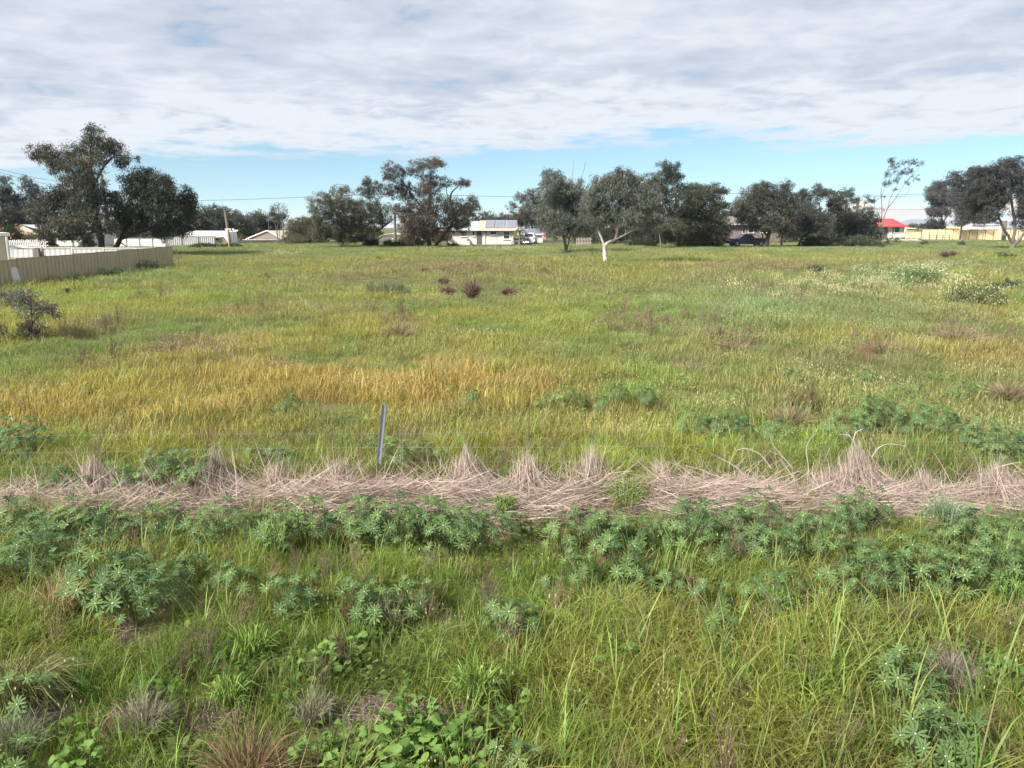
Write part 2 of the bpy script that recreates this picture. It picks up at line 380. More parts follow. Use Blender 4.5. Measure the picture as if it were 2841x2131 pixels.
def sheet_fence(name, label, a, b, height, mat, trim, pw=2.4, period=0.25, rise=None, group=None, depth=.03, postmat=None):
    a, b = np.array(a), np.array(b); L = float(np.linalg.norm((b - a)[:2])); n = max(1, round(L / pw)); w_ = L / n
    root = thing(name, a, label, 'fence', group); place_line(root, a, b); memo = {}
    for i in range(n):
        t = (i + 0.5) / n; gzb = a[2] + (b[2] - a[2]) * t - a[2]
        dz = rise(i, n) if rise else 0.0; x0, x1 = i * w_, (i + 1) * w_
        if 'p' not in memo: V, Fq = ribbed(0, w_ - 0.06, 0, height, period, depth); memo['p'] = mesh_np('panel', V, Fq)
        p = obj('panel', memo['p'], mat, root, loc=(x0 + 0.03, 0, gzb + dz - 0.1))
        if 'r' not in memo: memo['r'] = MB().box(0, w_ - 0.062, -0.045, 0.03, 0, 0.07).mesh('rail')
        obj('top_rail', memo['r'], trim, root, loc=(x0 + 0.031, 0, gzb + dz + height - 0.1))
        if 'q' not in memo: memo['q'] = MB().box(-0.029, 0.029, -0.045, 0.035, -0.2, height + 0.0).mesh('post')
        obj('post', memo['q'], postmat or trim, root, loc=(x0, 0, gzb + dz))
    obj('post', memo['q'], postmat or trim, root, loc=(L, 0, b[2] - a[2] + dz))
    return root

# hills on the horizon
def hill(px0, px1, prof, d, name='hill'):
    xs = np.linspace(px0, px1, 60); top = np.interp((xs - px0) / (px1 - px0), np.linspace(0, 1, len(prof)), prof)
    top = top + np.convolve(rng.normal(0, 1.0, 60), np.ones(3) / 3, 'same') * 0.5
    rows = []
    for k, (dy, f) in enumerate([(0, 0.0), (0.06, 0.45), (0.13, 0.8), (0.2, 1.0), (0.34, 0.5), (0.5, 0.0)]):
        dd = d * (1 + dy); r = []
        for xp, tp in zip(xs, top):
            base = P(xp, 634, dd); tp3 = P(xp, 634 - (634 - tp) * (1 + dy * 0.2), dd); r.append([base[0], dd, -2 + (tp3[2] + 2) * f])
        rows.append(r)
    V = np.array(rows).reshape(-1, 3); n = 60; ij = (np.arange(5)[:, None] * n + np.arange(n - 1)[None, :]).ravel()
    o = obj(name, mesh_np(name, V, np.stack([ij, ij + 1, ij + n + 1, ij + n], -1), smooth=True), M['hill']); o['kind'] = 'structure'; return o
hill(2440, 2680, [632, 626, 618, 610, 608, 612, 617, 622, 626, 631], 7000)
hill(2640, 3100, [631, 624, 620, 614, 617, 612, 616, 622, 630], 8000)
hill(-300, 900, [628, 622, 624, 618, 621, 617, 620, 614, 611, 613, 620, 630], 2600)

# the street along the far side of the paddock and the sandy drive
rd = mesh_np('road', [(-140, 121, 0.80), (160, 121, 0.80), (160, 128, 0.80), (-140, 128, 0.80)], [(0, 1, 2, 3)])
o = obj('road', rd, M['bitumen']); o['kind'] = 'structure'
a0 = [G(2380, 676), G(2560, 671), G(2545, 664), G(2390, 667)]
dr = []
for i, q in enumerate(a0): dr.append((q[0], q[1], float(gz(q[0], q[1])) + 0.05))
o = obj('sand_track', mesh_np('sand_track', dr, [(0, 1, 2, 3)]), M['sand']); o['kind'] = 'structure'

# ------------------------------------------------------------------ the white boarded house in the middle
h = Plane(1340, 108, 'boarded_house', 'long low white boarded house with three solar arrays in the middle distance', 'house')
xl, xr, ze, zr = h.x(1244), h.x(1428), h.z(638.5), h.z(623.5); dep = 6.5
V, Fq = ribbed(xl, xr, -0.3, ze, 0.19, 0.018); obj('front_wall', mesh_np('front_wall', V, Fq), M['weather'], h.root)
h.part('wall', M['weather'], (xl + 0.01, xr, 0.03, dep, -0.3, ze))
hx0 = h.x(1329)
MB().slab((hx0, -0.45, ze + 0.02), (xr + 0.35, -0.45, ze + 0.02), (xr + 0.35, dep * 0.5, zr + 0.55), (hx0, dep * 0.5, zr + 0.55), 0.05).slab((hx0, dep * .5, zr + .55), (xr + .35, dep * .5, zr + .55), (xr + .35, dep + .4, ze), (hx0, dep + .4, ze), 0.05).build('roof', M['rust_roof'], h.root)
MB().slab((xl - 0.5, -0.45, ze + 0.02), (hx0 - 0.01, -0.45, ze + 0.02), (hx0 - 0.01, dep * 0.5, zr + 0.45), (xl - 0.5, dep * 0.5, zr + 0.45), 0.05).build('roof', M['silver_roof'], h.root)
gm_ = mesh_np('gable', [(xr - .02, 0, ze), (xr - .02, dep, ze), (xr - .02, dep * .5, zr + .5), (xr - .08, 0, ze), (xr - .08, dep, ze), (xr - .08, dep * .5, zr + .5)], [np.array([(0, 1, 2), (5, 4, 3)])]); obj('gable', gm_, M['weather'], h.root)
h.part('gutter', M['white'], (xl - 0.5, xr + 0.35, -0.56, -0.46, ze - 0.06, ze + 0.06))
def on_roof(px, f): return (h.x(px), -0.45 + f * (dep * .5 + .45), ze + 0.09 + f * (zr + .55 - ze - .02))
for p0, p1 in ((1345, 1371), (1373, 1400), (1403, 1431)): h.solar(on_roof(p0, .18), on_roof(p1, .18), on_roof(p1 + 2, .95), on_roof(p0 + 2, .95), 3)
h.solar(on_roof(1262, .2), on_roof(1296, .2), on_roof(1298, .9), on_roof(1264, .9), 3)
yw = -0.02
h.window(1278, 1296, 643, 656, yw, bars=1); h.window(1310, 1318, 641, 655, yw); h.window(1340, 1353, 640, 649, yw); h.window(1360, 1378, 641, 652, yw); h.window(1396.5, 1414, 641.5, 663.5, yw, bars=1)
dj = h.part('door', M['door'], (h.x(1322), h.x(1336), yw - .05, yw - .001, -.1, h.z(641))); h.part('handle', M['chrome'], (h.x(1334), h.x(1335), yw - .1, yw - .053, 1.0, 1.06), parent=dj)
for q in (1344.5, 1424): MB().tube([(h.x(q), -.08, -.2), (h.x(q), -.08, ze - .1)], .045).build('downpipe', M['white'], h.root)
MB().tube([(h.x(1243), -1.4, -.3), (h.x(1243), -1.4, ze - .05)], .11).build('porch_post', M['green'], h.root)
h.part('porch_deck', M['timber'], (h.x(1218), h.x(1243), -1.5, 1.0, -.2, .25))
h.part('porch_roof', M['silver_roof'], (h.x(1216), xl - .55, -1.6, 3.0, ze - .05, ze + .03))
h.part('meter_box', M['timber'], (h.x(1295), h.x(1302), -.25, yw - .01, h.z(667), h.z(662.5)))
MB().tube([(h.x(1301), -.35, -.2), (h.x(1301), -.35, h.z(669))], .26, 14).build('water_heater', M['white'], h.root)

# shed with the long row of solar panels, beside it the car and the motorbike
s = Plane(1480, 119, 'solar_shed', 'white shed with a row of solar panels right of the boarded house', 'shed')
x0, x1, z0, z1 = s.x(1440), s.x(1506), s.z(652), s.z(639)
s.part('wall', M['white_sheet'], (x0, x1, 0, 5.5, -.3, z0)); s.part('roller_door', M['white'], (s.x(1447), s.x(1490), -.04, -.003, -.2, z0 - .35))
MB().slab((x0 - .2, -.3, z0), (x1 + .2, -.3, z0), (x1 + .2, 3.2, z1 + .1), (x0 - .2, 3.2, z1 + .1), .05).build('roof', M['white_sheet'], s.root)
obj('gable', mesh_np('gable', [(x1 - .01, 0, z0), (x1 - .01, 5.5, z0), (x1 - .01, 3.2, z1), (x1 - .06, 0, z0), (x1 - .06, 5.5, z0), (x1 - .06, 3.2, z1)], [np.array([(0, 1, 2), (5, 4, 3)])]), M['white_sheet'], s.root)
s.solar((s.x(1449), .1, z0 + .16), (s.x(1501), .1, z0 + .16), (s.x(1503), 3.0, z1 + .14), (s.x(1451), 3.0, z1 + .14), 4)

def wheel(parent, x, y, r, wd=0.2, spoke='chrome'):
    th = np.linspace(0, 2 * math.pi, 19)[:-1]
    t_ = MB().tube([(x, y - wd / 2, r), (x, y + wd / 2, r)], r, 18).build('wheel', M['rubber'], parent)
    MB().tube([(x, y - wd / 2 - .012, r), (x, y + wd / 2 + .012, r)], r * .62, 14).build('rim', M[spoke], t_); return t_
def car_body(parent, prof, cabin, wid, paint_, glass='glass'):
    """prof and cabin: outlines in xz (x along the car); body tapers inward over the cabin"""
    n = len(prof); V, Fq = [], []
    for y in (-wid / 2, -wid / 2 + .05, wid / 2 - .05, wid / 2):
        ins = .0 if abs(y) < wid / 2 - .01 else .03
        for x, z in prof: V.append((x, y, z - (ins if z > .4 else -ins)))
    for k in range(3):
        for i in range(n): Fq.append((k * n + i, k * n + (i + 1) % n, (k + 1) * n + (i + 1) % n, (k + 1) * n + i))
    me = bpy.data.meshes.new('body'); me.from_pydata(V, [], Fq + [tuple(range(n))[::-1], tuple(range(3 * n, 4 * n))]); me.update()
    b = obj('body', me, M[paint_], parent); m = len(cabin); V, Fq = [], []; zb = min(z for _, z in cabin); zt = max(z for _, z in cabin)
    for sgn in (-1, 1):
        for x, z in cabin: V.append((x, sgn * (wid / 2 - .06 - .16 * (z - zb) / (zt - zb)), z))
    for i in range(m): Fq.append((i, (i + 1) % m, m + (i + 1) % m, m + i))
    me = bpy.data.meshes.new('cabin'); me.from_pydata(V, [], Fq + [tuple(range(m))[::-1], tuple(range(m, 2 * m))]); me.update()
    c = obj('cabin', me, M[paint_], parent)
    # side glass sits proud of the cabin shell
    cx = sum(x for x, _ in cabin) / m; cz = (zb + zt) / 2
    for sgn in (-1, 1):
        g_ = [(cx + (x - cx) * .88, cz + (z - cz) * .72) for x, z in cabin]
        V = [(x, sgn * (wid / 2 - .06 - .16 * (z - zb) / (zt - zb) + .006), z) for x, z in g_]
        me = bpy.data.meshes.new('side_window'); me.from_pydata(V, [], [tuple(range(m)) if sgn > 0 else tuple(range(m))[::-1]]); me.update(); obj('side_window', me, M[glass], c)
    return b, c

# white hatchback seen from behind
b0 = on_ground(1471, 113)
c = thing('parked_car', b0, 'small white car with its tail to us beside the solar shed', 'car'); c.rotation_euler = (0, 0, R(82))
car_body(c, [(-1.9, .3), (-1.95, .75), (-1.8, .95), (1.0, .95), (1.85, .78), (1.95, .35), (1.5, .22), (-1.5, .22)], [(-1.75, .95), (-1.45, 1.45), (-.9, 1.53), (.3, 1.5), (1.05, .95)], 1.72, 'car_white')
for x in (-1.2, 1.2):
    for y in (-.78, .78): wheel(c, x, y, .31)
MB().slab((-1.76, .6, 1.0), (-1.76, -.6, 1.0), (-1.50, -.52, 1.42), (-1.50, .52, 1.42), .02).build('rear_window', M['glass'], c)
for y in (-.72, .72): MB().box(-1.97, -1.90, y - .12, y + .12, .72, .92).build('tail_lamp', M['redlamp'], c)
MB().box(-2.02, -1.9, -.85, .85, .28, .5).build('bumper', M['car_white'], c); MB().box(-1.975, -1.945, -.26, .26, .55, .66).build('number_plate', M['yellow'], c)

def motorbike(px, d, label, rz, paint_):
    q = thing('motorbike', on_ground(px, d), label, 'motorbike', 'motorbikes beside the boarded house', rz)
    for x in (-.65, .65):
        th = np.linspace(0, 2 * math.pi, 21); ring = [(x + .27 * math.cos(a), 0, .31 + .27 * math.sin(a)) for a in th]
        wv = MB().tube(ring, .055, 6, cap=False).build('wheel', M['rubber'], q); MB().tube([(x, -.06, .31), (x, .06, .31)], .09, 10).build('hub', M['chrome'], wv)
    MB().tube([(-.65, 0, .31), (-.2, 0, .42), (.25, 0, .40), (.42, 0, .85)], .05).build('frame', M['steel'], q)
    MB().tube([(.65, 0, .31), (.50, 0, .70), (.38, 0, 1.02)], .045).build('fork', M['chrome'], q)
    MB().tube(smooth_path([(-.1, 0, .78), (.1, 0, .86), (.32, 0, .84), (.42, 0, .76)]), [.10, .12, .14, .15, .16, .16, .16, .15, .14, .13, .12, .10, .08], 10).build('fuel_tank', M[paint_], q)
    MB().tube(smooth_path([(-.75, 0, .86), (-.45, 0, .80), (-.08, 0, .80)]), .10, 8).build('seat', M['rubber'], q)
    MB().box(-.12, .22, -.14, .14, .28, .60).build('engine', M['steel'], q); MB().tube([(.36, -.38, 1.08), (.40, 0, 1.04), (.36, .38, 1.08)], .02).build('handlebar', M['chrome'], q)
    MB().tube([(.05, .17, .32), (-.7, .2, .38)], .045).build('exhaust', M['chrome'], q)
motorbike(1438, 105.5, 'blue motorbike at the corner of the boarded house', R(20), 'car_dark')
motorbike(1453, 106.5, 'dark motorbike nearer the small white car', R(160), 'dark')

# clothes line with a pink towel, and grey pickets beside the gum
cl = thing('clothes_line', on_ground(1500, 112), 'wire clothes line between posts right of the solar shed', 'clothes line')
xa, xb = P(1478, 660, 112)[0] - cl.location.x, P(1523, 660, 112)[0] - cl.location.x
for x in (xa, xb): MB().tube([(x, 0, -.2), (x, 0, 1.75)], .05).build('post', M['timber'], cl)
MB().tube([(xa, 0, 1.7), ((xa + xb) / 2, 0, 1.62), (xb, 0, 1.7)], .015).build('line', M['wire'], cl)
tw = on_ground(1509.5, 112); V = []
for i in range(9):
    for k in range(7): V.append(((i / 8 - .5) * .55, .05 * math.sin(i * 1.4 + k * .3), 1.62 - k / 6 * .95 + .01 * math.sin(i)))
ij = np.array([(i * 7 + k, i * 7 + k + 1, i * 7 + k + 8, i * 7 + k + 7) for i in range(8) for k in range(6)])
V = np.array(V); V = np.concatenate([V, V + [0, .012, 0]]); ij = np.concatenate([ij, ij[:, ::-1] + 63])
tag(obj('towel', mesh_np('towel', V, ij, smooth=True), M['towel'], loc=tw), 'pink towel hanging on the clothes line', 'towel')
def pickets(name, label, px0, px1, d, hgt, pitch, wd, mat, lean=0.0, zoff=-.1, group=None):
    a, b = on_ground(px0, d), on_ground(px1, d); L = b[0] - a[0]; root = thing(name, a, label, 'fence', group); n = int(L / pitch); me = None
    for i in range(n):
        if me is None: me = MB().box(-wd / 2, wd / 2, -.02, .02, 0, hgt).mesh('picket')
        obj('picket', me, mat, root, loc=(i * pitch, 0, zoff), rot=(0, lean + random.uniform(-.02, .02), 0), scale=(1, 1, random.uniform(.95, 1.04)))
    for z in (.3, hgt - .35): MB().box(-.1, L, .025, .06, z, z + .09).build('rail', mat, root)
    return root
pickets('picket_fence', 'grey paling fence between the clothes line and the split gum', 1523, 1548, 113, 1.35, .22, .15, M['timber'])
pickets('picket_fence', 'short pale picket fence seen between the two gum trunks', 1600, 1642, 104, 1.1, .2, .1, M['stick'])

# ------------------------------------------------------------------ houses along the street, left to right
b = Plane(20, 52, 'rendered_shed', 'cream corner of a shed with white downpipe at the left edge', 'shed')
b.root.rotation_euler = (0, 0, R(36)); xr = b.x(21); b.part('wall', M['beige'], (xr - 6, xr, 0, 6, -.3, b.z(655))); b.part('roof', M['white'], (xr - 6.2, xr + .12, -.15, 6.2, b.z(655) + .002, b.z(646)))
MB().tube([(xr - .1, -.14, -.2), (xr - .1, -.14, b.z(657))], .07).build('downpipe', M['white'], b.root)
MB().tube([(xr - .1, -.1, b.z(683)), (xr + .4, -.12, b.z(685)), (xr + 1.0, -.3, b.z(689))], .09).build('overflow_pipe', M['white'], b.root)

b = Plane(85, 104, 'gable_shed', 'beige gabled shed with solar roof behind the picket fence', 'shed')
xa, xp, xb = b.x(41), b.x(71), b.x(108); zw = b.z(652); zp = b.z(625); ye = 7.0
obj('gable_wall', mesh_np('gable_wall', np.array([(xa, -.5, b.z(646)), (xa + .3, -.5, zw), (xb + .25, -.5, zw), (xb + .3, -.5, b.z(650)), (xp, -.5, zp), (xa, -.3, b.z(646)), (xa + .3, -.3, zw), (xb + .25, -.3, zw), (xb + .3, -.3, b.z(650)), (xp, -.3, zp)]), [np.array([(0, 1, 2, 3, 4), (9, 8, 7, 6, 5)]), np.array([(1, 6, 7, 2)])]), M['beige'], b.root)
b.part('wall', M['pink'], (b.x(62), xb, 0, ye, -.3, zw - .004))
MB().slab((xp, -.6, zp + .05), (b.x(128), 1.5, b.z(648)), (b.x(150), ye, b.z(648)), (b.x(122), ye, zp + .05), .05).build('roof', M['silver_roof'], b.root)
MB().slab((xp, ye, zp + .05), (xa - .3, ye, b.z(645)), (xa - .3, -.6, b.z(645)), (xp, -.6, zp + .05), .05).build('roof', M['beige'], b.root)
b.solar((b.x(97), .6, b.z(638)), (b.x(124), .9, b.z(638)), (b.x(126), 4.5, b.z(625.5)), (b.x(76), 3.0, b.z(625.5)), 4)
b.window(70, 96, 656, 671, -.003, bars=0, frame='pink', pane='timber'); b.part('corner_post', M['white'], (b.x(103), b.x(105.5), -.12, -.005, -.2, zw))
pickets('picket_fence', 'white upright picket fence in front of the pinkish shed', 25, 136, 92, 1.05, .21, .09, M['white'], zoff=-.05)

b = Plane(190, 100, 'low_house', 'low house with bluish roof behind the big left tree', 'house')
x0, x1, zw, zp = b.x(130), b.x(246), b.z(649), b.z(624)
b.part('wall', M['white_sheet'], (x0, x1, 0, 7, -.3, zw)); b.part('carport_opening', M['dark'], (b.x(162), b.x(200), -.03, -.002, .75, zw - .15)); b.part('porch_wall', M['white'], (b.x(172), b.x(200), -.12, -.034, -.1, .72))
MB().slab((x0 - .4, -.5, zw), (x1 + .4, -.5, zw), (x1 - 1.0, 3.6, zp + .3), (x0 + 1, 3.6, zp + .3), .06).build('roof', M['silver_roof'], b.root)
b.solar((b.x(150), .3, zw + .34), (b.x(215), .3, zw + .34), (b.x(212), 2.9, zp + .15), (b.x(153), 2.9, zp + .15), 5); b.window(222, 238, 655, 668, -.003)

b = Plane(570, 116, 'white_roofed_house', 'low white-roofed house with slanted gable end left of the triangular sign', 'house')
x0, x1, zw, zp = b.x(505), b.x(612), b.z(658.5), b.z(648)
b.part('wall', M['pink'], (x0, x1, .4, 6, -.3, zw)); b.window(578, 606, 661, 669, .39, pane='glass', sill=False)
MB().slab((x0 - .3, -.4, zw), (x1 + .2, -.4, zw), (b.x(633), 4, zp + .3), (x0 - .3, 4, zp + .3), .07).build('roof', M['white'], b.root)
MB().prism([(b.x(612), zw), (b.x(617), -.3), (b.x(635.5), -.3), (b.x(634), zp + .25)], .2, 3.6).build('end_wall', M['white'], b.root)
o = sheet_fence('sheet_fence', 'faded grey sheet fence under the dark trees left of the sign', on_ground(462, 104), on_ground(600, 106), 1.2, M['white_sheet'], M['timber'], 2.4)

b = Plane(740, 126, 'gabled_house', 'house with grey-brown gable and white fascia under a tv aerial', 'house')
x0, x1, xm, zw, zp = b.x(686), b.x(792), b.x(743), b.z(664), b.z(642)
b.part('wall', M['white_sheet'], (x0 + .5, x1 - .6, .6, 8, -.4, zw)); b.window(697, 703, 666, 674, .59, sill=False); b.window(770, 782, 666, 674, .59, sill=False)
obj('gable', mesh_np('gable', [(x0 + .6, 0, zw), (b.x(780), 0, zw), (xm, 0, zp), (x0 + .6, .1, zw), (b.x(780), .1, zw), (xm, .1, zp)], [np.array([(0, 1, 2), (5, 4, 3)])]), M['grey_tile'], b.root)
for p, q in (((x0 - .2, -.1, zw + .02), (xm, -.1, zp + .12)), ((xm, -.1, zp + .12), (b.x(783), -.1, zw + .02))): MB().tube([p, q], .09, 4).build('barge_board', M['white'], b.root)
MB().slab((b.x(783), -.05, zw), (x1 + .1, 5, zw + .15), (b.x(782), 6.5, zp + .1), (xm + .02, -.02, zp + .08), .05).build('roof', M['beige'], b.root)
MB().slab((xm, 6, zp + .1), (x0 - .3, 6, zw), (x0 - .3, 0, zw), (xm, 0, zp + .1), .05).build('roof', M['beige'], b.root)
b.part('verandah_roof', M['beige'], (x0 - .4, b.x(786), -1.2, -.12, zw - .12, zw - .02))
ae = MB().tube([(b.x(742), 1, zp - .2), (b.x(742), 1, b.z(607))], .035).build('aerial', M['steel'], b.root)
for z, a, c_ in ((608, 735, 750), (612, 738, 748), (631, 742, 751)): MB().tube([(b.x(a), 1, b.z(z)), (b.x(c_), 1, b.z(z))], .03).build('aerial_bar', M['steel'], ae)

b = Plane(1090, 128, 'low_green_shed', 'low shed with pale curved roof behind the red-lidded bin', 'shed')
x0, x1 = b.x(1050), b.x(1200); pr_ = [(b.x(p), b.z(q)) for p, q in ((1046, 661), (1062, 653), (1085, 648.5), (1110, 650), (1125, 656))]
b.part('wall', M['timber'], (b.x(1062), b.x(1128), .1, 5, -.3, b.z(656)))
for (xa, za), (xb, zb_) in zip(pr_, pr_[1:]): MB().slab((xa, 0, za), (xb, 0, zb_), (xb, 5.2, zb_ + .02), (xa, 5.2, za + .02), .08).build('roof_sheet', M['silver_roof'], b.root)
b.part('lean_to', M['white_sheet'], (b.x(1126), b.x(1170), 1, 5, -.3, b.z(653))); b.part('vent', M['white'], (b.x(1087), b.x(1091), .0, .09, b.z(664), b.z(661)))

b = Plane(2055, 126, 'brick_house', 'brown brick house with white gutter behind the dark utility', 'house')
x0, x1, zw, zp = b.x(1990), b.x(2170), b.z(623.5), b.z(606)
b.part('wall', M['brick'], (x0, x1, 0, 8, -.3, zw)); b.part('gutter', M['white'], (x0 - .4, x1 + .4, -.62, -.5, zw - .05, zw + .1))
MB().slab((x0 - .4, -.5, zw), (x1 + .4, -.5, zw), (x1 - 2, 4, zp + .3), (x0 + 2, 4, zp + .3), .06).build('roof', M['timber'], b.root)
b.window(2058, 2067, 628, 648, -.003, sill=False); b.window(2074, 2090, 630, 646, -.003); b.window(2110, 2130, 632, 646, -.003)

b = Plane(2478, 182, 'red_roofed_house', 'small cream house with bright red roof at the right', 'house', z=.75)
x0, x1, xm, zw, zp = b.x(2450), b.x(2507), b.x(2475), b.z(628), b.z(606)
b.part('wall', M['weather'], (x0, x1, 0, 6, -.5, zw)); b.part('porch_opening', M['dark'], (b.x(2450.5), b.x(2461), -.03, -.002, -.2, zw - .2))
e = [(x0 - 1.2, -.8, zw - .05), (x1 + .6, -.8, zw - .05), (x1 + .6, 6.8, zw - .05), (x0 - 1.2, 6.8, zw - .05), (b.x(2452), 3, zp), (b.x(2488), 3, zp)]
obj('roof', mesh_np('roof', e, [np.array([(0, 1, 5, 4), (2, 3, 4, 5)]), np.array([(1, 2, 5), (3, 0, 4)])]), M['red_roof'], b.root)
b.part('gutter', M['red_roof'], (x0 - 1.25, x1 + .65, -.9, -.82, zw - .14, zw + .02)); b.window(2479, 2493.5, 630, 645.5, -.003); b.part('downpipe', M['dark'], (b.x(2474.5), b.x(2476), -.1, -.004, -.3, zw))
def rail_fence(name, label, px0, px1, d, h_, n, mat, z0=None):
    a, b_ = on_ground(px0, d), on_ground(px1, d); r = thing(name, a, label, 'fence'); L = b_[0] - a[0]
    me = MB().box(-.05, .05, -.05, .05, -.3, h_).mesh('post')
    for i in range(n): obj('post', me, mat, r, loc=(L * i / (n - 1), 0, 0))
    for z in (h_ * .5, h_ - .12): MB().box(0, L, -.075, -.052, z, z + .08).build('rail', mat, r)
    return r
rail_fence('rail_fence', 'white post and rail fence before the red-roofed house', 2446, 2556, 160, .95, 8, M['white'])
rail_fence('rail_fence', 'thin weathered rail fence in front of the cream panel fence', 2575, 2630, 138, 1.0, 4, M['timber'])

# cream panel fence at the right, and what shows over it
sheet_fence('sheet_fence', 'ribbed cream sheet fence next to the red-roofed house', on_ground(2506, 164), on_ground(2552, 164), 1.5, M['cream'], M['timber'], 3.2, .4)
fa, fb = on_ground(2552, 152), on_ground(2865, 146); L = float(np.linalg.norm(fb[:2] - fa[:2])); fr = thing('panel_fence', fa, 'long smooth cream panel fence with dark posts at the right', 'fence'); place_line(fr, fa, fb)
nP = 14; me = MB().box(0, L / nP - .13, -.02, .02, -.1, 1.82).mesh('panel'); mp_ = MB().box(-.06, .06, -.05, .05, -.2, 1.92).mesh('post'); mc = MB().box(0, L / nP - .13, -.04, .04, 1.825, 1.87).mesh('cap')
for i in range(nP + 1):
    obj('post', mp_, M['steel'], fr, loc=(i * L / nP, 0, 0), rot=(0, random.uniform(-.02, .02), 0))
    if i < nP: obj('panel', me, M['cream'], fr, loc=(i * L / nP + .065, 0, random.uniform(-.03, .03))); obj('cap_rail', mc, M['steel'], fr, loc=(i * L / nP + .065, 0, .03))
b = Plane(2650, 190, 'cream_roofed_shed', 'low cream roof showing over the panel fence', 'shed', z=.75)
b.part('wall', M['beige'], (b.x(2626), b.x(2676), 0, 5, -.5, b.z(633))); MB().slab((b.x(2618), -.3, b.z(634)), (b.x(2683), -.3, b.z(634)), (b.x(2672), 3, b.z(628.5)), (b.x(2630), 3, b.z(628.5)), .08).build('roof', M['cream'], b.root)
b = Plane(2735, 185, 'long_white_shed', 'long pale shed with ribbed wall showing over the panel fence', 'shed', z=.75)
V, Fq = ribbed(b.x(2738), b.x(2776), -.5, b.z(625.5), .5, .06); obj('ribbed_wall', mesh_np('ribbed_wall', V, Fq), M['silver_roof'], b.root); b.part('wall', M['white_sheet'], (b.x(2691), b.x(2737), 0, 6, -.5, b.z(625)))
MB().slab((b.x(2691), -.2, b.z(625.2)), (b.x(2778), -.2, b.z(625.4)), (b.x(2778), 4, b.z(620)), (b.x(2691), 4, b.z(622)), .06).build('roof', M['silver_roof'], b.root)
b = Plane(2540, 195, 'distant_roof_shed', 'low pale roof behind the ribbed cream fence', 'shed', z=.75)
b.part('wall', M['beige'], (b.x(2514), b.x(2536), 0, 4, -.5, b.z(634))); MB().slab((b.x(2511), -.3, b.z(635)), (b.x(2541), -.3, b.z(635)), (b.x(2535), 3, b.z(632)), (b.x(2515), 3, b.z(632)), .06).build('roof', M['cream'], b.root)

# ------------------------------------------------------------------ dark utility
def lift(p, dz=0.0): return (p[0], p[1], p[2] + dz)
c = thing('utility_vehicle', on_ground(2070, 100), 'dark blue utility with silver bonnet parked under the trees', 'car'); c.rotation_euler = (0, 0, R(180 + 6))
car_body(c, [(-2.5, .45), (-2.5, 1.02), (2.45, .98), (2.5, .45), (1.9, .3), (-1.9, .3)], [(-.75, 1.02), (-.35, 1.52), (.55, 1.55), (1.25, 1.02)], 1.8, 'car_dark')
MB().prism([(1.2, .985), (1.3, 1.06), (2.0, .99), (2.46, .84), (2.50, .74), (2.3, .9)], -.78, .78).build('bonnet', M['car_silver'], c)
for x in (-1.55, 1.6):
    for y in (-.82, .82): wheel(c, x, y, .34, spoke='car_silver')
for y in (-.6, .6): MB().tube(smooth_path([(-.35, y, 1.56), (-.8, y, 1.46), (-1.7, y, 1.06)]), .045).build('sports_bar', M['chrome'], c); MB().box(2.47, 2.53, y - .16, y + .16, .68, .82).build('headlight', M['chrome'], c)
MB().box(2.45, 2.56, -.85, .85, .38, .6).build('bumper', M['car_dark'], c); MB().box(-2.4, -.8, -.8, .8, 1.025, 1.05).build('tray_cover', M['rubber'], c)

# ------------------------------------------------------------------ tan fence at the left, white fence behind it
A, B = G(-40, 803), G(480, 739)
steps = {0: 0.0}
def rise(i, n): return -0.14 + 0.05 * math.floor(i / 2.2) * .55
tan = sheet_fence('sheet_fence', 'tan ribbed steel fence stepping away at the left', A - (B - A) * .25, B, 1.50, M['tan'], M['tan_trim'], 2.4, .33, rise, depth=.085)
sheet_fence('sheet_fence', 'white ribbed fence showing above the tan fence', on_ground(24, 64), on_ground(458, 66), float(P(240, 690, 65)[2] - on_ground(240, 65)[2]) + .1, M['white_sheet'], M['white'], 2.4, .4, depth=.008)
sheet_fence('sheet_fence', 'white sheet fence bays behind the leaning trunks of the big tree', on_ground(318, 97), on_ground(462, 97), 1.15, M['white_sheet'], M['steel'], 1.75, .25, depth=.006)
q = G(40, 800)
wp = MB().prism([(-.30, 0), (.30, 0), (.22, .9), (.12, 1.0), (-.2, 1.0), (-.27, .8)], -.02, .02)
dfe = (B - A) / np.linalg.norm(B - A); nrm = np.array([dfe[1], -dfe[0], 0])
for f_ in np.linspace(0, .4, 60):
    pp = A + (B - A) * f_
    if proj(pp)[0] >= 40: break
tag(wp.build('white_board', M['white_sheet'], loc=tuple(pp + nrm * .16 + np.array([0, 0, -.05])), rot=(R(-5), 0, math.atan2(dfe[1], dfe[0]))), 'rounded white board leaning against the tan fence', 'board')
for px_, lb in ((118, 'grey fence cap sitting at the tan fence step'), (128, 'bluish fence cap sitting at the tan fence step')):  # both pieces are caps of the tan fence
    for f_ in np.linspace(0, .6, 200):
        pp = A + (B - A) * f_
        if proj(pp)[0] >= px_: break
    pz = P(px_, 702, pp[1])
    tag(MB().prism([(-.16, -.5), (.16, -.5), (.18, .22), (.1, .28), (-.14, .25)], -.08, .08).build('plastic_box', M['wire' if px_ > 120 else 'timber'], loc=(pp[0] - .16, pp[1], pz[2])), lb, 'box')
e = G(498, 742); tag(MB().tube([(0, 0, -.2), (-.06, 0, .62), (-.09, 0, 1.0)], .045).build('leaning_post', M['timber'], loc=e), 'short grey post leaning just past the tan fence end', 'post')

